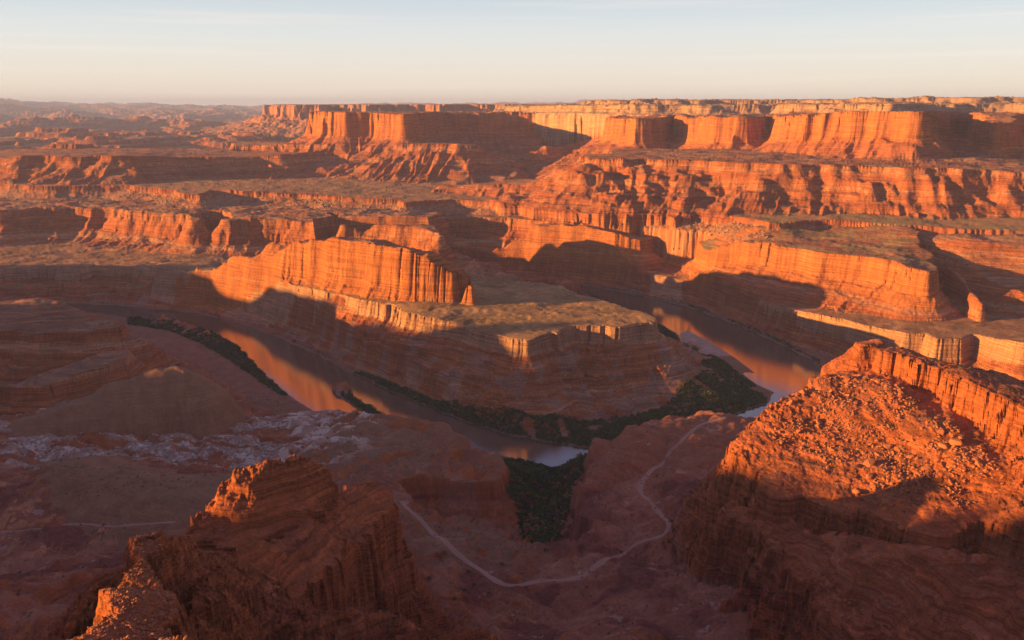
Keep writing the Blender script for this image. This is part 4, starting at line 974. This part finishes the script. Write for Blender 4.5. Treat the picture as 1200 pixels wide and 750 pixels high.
def rubble(name, pts, meshes, smin, smax, seed, label, power=2.5):
    """loose rubble too fine to count, one mesh"""
    r = np.random.default_rng(seed)
    z = height(pts[:, 0], pts[:, 1])
    VV, FF, base = [], [], 0
    tm = []
    for me in meshes:
        v = np.array([v.co[:] for v in me.vertices]); f = np.array([p.vertices[:] for p in me.polygons]); tm.append((v, f))
    for k in range(len(pts)):
        v, f = tm[k % len(tm)]
        sz = smin + (smax - smin) * r.random() ** power
        a = r.uniform(0, 6.28); c, s2 = math.cos(a), math.sin(a); t = r.uniform(-.5, .5)
        w = v * sz * np.array([r.uniform(.8, 1.4), 1, r.uniform(.6, 1.1)])
        w = np.stack([w[:, 0] * c - w[:, 1] * s2, w[:, 0] * s2 + w[:, 1] * c, w[:, 2] + w[:, 0] * t], 1) + np.array([pts[k, 0], pts[k, 1], z[k] + sz * .15])
        VV.append(w); FF.append(f + base); base += len(v)
    VV = np.concatenate(VV); FF = np.concatenate(FF)
    me = D.meshes.new(name)
    me.vertices.add(len(VV)); me.loops.add(FF.size); me.polygons.add(len(FF))
    me.vertices.foreach_set('co', VV.astype(F32).ravel()); me.loops.foreach_set('vertex_index', FF.astype(np.int32).ravel())
    me.polygons.foreach_set('loop_start', np.arange(0, FF.size, 3, dtype=np.int32)); me.update(calc_edges=True)
    me.materials.append(meshes[0].materials[0])
    o = D.objects.new(name, me); COL.objects.link(o)
    return tag(o, label, None, None, 'stuff')
SHELF = [PY(985, 430, 1040), PY(1025, 432, 1010), PY(1060, 450, 960), PY(1100, 480, 900), PY(1150, 520, 830), PY(1180, 560, 770), PY(1100, 580, 740), PY(1020, 565, 780), PY(950, 540, 850), PY(900, 500, 910), PY(905, 465, 970)]
boulders(sample_poly(SHELF, 170, 50), RED, 1.3, 7.0, 'red boulder lying among rubble on the glowing shelf of the big right butte', 'boulders on the sunlit shelf', 51)
_rb = sample_poly(SHELF, 12000, 52)
_rb = _rb[fbm(_rb[:, 0], _rb[:, 1], 55, 3, 171) > -.08][:6000]
rubble('shelf_rubble', _rb, RED, .35, 2.9, 53, 'broken red rubble covering the shelf of the big right butte', 4.0)
PSL = [PZ(520, 450, 50), PZ(600, 440, 60), PZ(700, 420, 70), PZ(780, 420, 50), PZ(790, 460, 10), PZ(700, 490, 10), PZ(600, 490, 10), PZ(520, 470, 20)]
boulders(keep(sample_poly(PSL, 90, 54), 8, 110), PALE, 1.6, 5.0, 'pale boulder fallen on the banded slope below the peninsula rim', 'pale boulders on the peninsula slope', 55)
rubble('slope_rubble', keep(sample_poly(PSL, 1200, 56), 8, 110), PALE, .6, 2.2, 57, 'small pale stones on the banded slope of the peninsula')
CRS = [(p[0], p[1]) for p in FL2[1:-1]]
rubble('crest_gravel', sample_poly(CRS, 5200, 58), RED, .22, 1.1, 59, 'golden brown gravel and small blocks on the corner crest')
# white ledge blocks in the left flats
wl_ = sample_poly([PZ(20, 560, 90), PZ(20, 510, 80), PZ(150, 470, 60), PZ(270, 465, 36), PZ(340, 500, 40), PZ(320, 560, 90), PZ(180, 548, 90)], 14000, 60)
zq, iq, dq, rq = height(wl_[:, 0], wl_[:, 1], True, True)
wl_ = wl_[(ledge_mask(wl_[:, 0], wl_[:, 1]) > .3) & (iq == kid['near_ground'])][:3200]
rubble('ledge_rubble', wl_, PALE, .7, 3.4, 61, 'broken pale ledge blocks over the left flats')
# boulder aprons under the tableland rim
ap = np.stack([rng.uniform(-1700, 1900, 40000), rng.uniform(2300, 3900, 40000)], 1).astype(F32)
zq, iq, dq, rq = height(ap[:, 0], ap[:, 1], True, True)
ap = ap[(iq == kid['tableland']) & (dq > 6) & (dq < 120)][:6500]
TANB = [boulder_mesh('tan_block', 46 + k, M_btan) for k in range(4)]
rubble('talus_blocks', ap, TANB, 1.5, 6.0, 62, 'grey tan blocks strewn below the tableland rim', 2.0)

# single shrubs near the road and on the butte top
def shrub_kind(seed, size, material):
    r = np.random.default_rng(seed)
    V, Fc = [], []
    n = 46
    for k in range(n):
        d = r.normal(size=3); d /= np.linalg.norm(d); d[2] = abs(d[2]) * .8
        c = d * size * r.random() ** .4 * np.array([1, 1, .85]) + np.array([0, 0, size * .2])
        a = r.normal(size=3); a /= np.linalg.norm(a); b = np.cross(a, d); b /= np.linalg.norm(b) + 1e-6
        w = size * r.uniform(.14, .3); i = len(V)
        V += [tuple(c - a * w), tuple(c + b * w * .7), tuple(c + a * w), tuple(c - b * w * .7)]; Fc.append((i, i + 1, i + 2, i + 3))
    me = D.meshes.new('shrub_leaves'); me.from_pydata(V, [], Fc); me.update(); me.materials.append(material)
    return me
SH = [shrub_kind(70 + k, 1.0, M_green) for k in range(4)]; SG = [shrub_kind(80 + k, 1.0, M_sage) for k in range(3)]
def shrubs(pix, meshes, smin, smax, label, group, seed, pts=None):
    r = np.random.default_rng(seed)
    P = np.array([hit(*p) for p in pix], F32) if pts is None else pts
    z = height(P[:, 0], P[:, 1])
    for k in range(len(P)):
        o = D.objects.new('desert_shrub', meshes[k % len(meshes)]); COL.objects.link(o)
        sz = r.uniform(smin, smax)
        o.location = (float(P[k, 0]), float(P[k, 1]), float(z[k]) - .1); o.scale = (sz, sz, sz * .9); o.rotation_euler = (0, 0, r.uniform(0, 6.28))
        tag(o, label, 'shrub', group)
shrubs([(556, 687), (544, 694), (533, 703), (549, 671), (503, 681), (452, 717), (588, 664), (640, 648), (786, 612), (789, 622)], SH, 2.6, 4.0, 'dark green shrub standing beside the curved dirt road', 'shrubs by the dirt road', 90)
rs = np.random.default_rng(91)
shrubs([(rs.uniform(540, 900), rs.uniform(650, 735)) for _ in range(60)], SG, .9, 1.9, 'small dusty shrub on the dark red ground below the dirt road', 'shrubs on the dark ground', 92)
TOPW = [PY(1075, 426, 1000), PY(1120, 445, 960), PY(1200, 490, 840), PB(1330, 760, 315), PB(1240, 950, 285), PB(1110, 1020, 295)]
shrubs(None, SG, 1.0, 2.2, 'yellow green brush on the flat top of the summit wall at right', 'brush on the summit wall', 93, sample_poly(TOPW, 110, 94))
shrubs(None, SG, 1.0, 2.4, 'dusty shrub growing among the rubble of the glowing shelf', 'shrubs on the sunlit shelf', 96, sample_poly(SHELF, 90, 97))
shrubs([(rs.uniform(690, 850), rs.uniform(505, 640)) for _ in range(70)], SG, .9, 1.7, 'small dusty shrub on the pink slope inside the road curve', 'shrubs on the pink slope', 95)

# ------------------------------------------------------------------ haze
hz = D.materials.new('haze_air'); hz.use_nodes = True
nt = hz.node_tree; nt.nodes.clear()
out = nt.nodes.new('ShaderNodeOutputMaterial'); pv = nt.nodes.new('ShaderNodeVolumePrincipled')
pv.inputs['Color'].default_value = (.44, .57, 1.0, 1)
pv.inputs['Density'].default_value = 2.5e-5
pv.inputs['Anisotropy'].default_value = 0.0
nt.links.new(pv.outputs[0], out.inputs['Volume'])
hx0, hx1, hy0, hy1, hz0, hz1 = -60000, 60000, -60000, 60000, -60, max(760, float(GZ.max()) + 5)
print('haze top', hz1)
V = [(x, y, z) for z in (hz0, hz1) for y in (hy0, hy1) for x in (hx0, hx1)]
tag(poly_mesh('haze', V, [(0, 2, 3, 1), (4, 5, 7, 6), (0, 1, 5, 4), (2, 6, 7, 3), (0, 4, 6, 2), (1, 3, 7, 5)], hz), kind='stuff')
print('script', time.time() - T0)
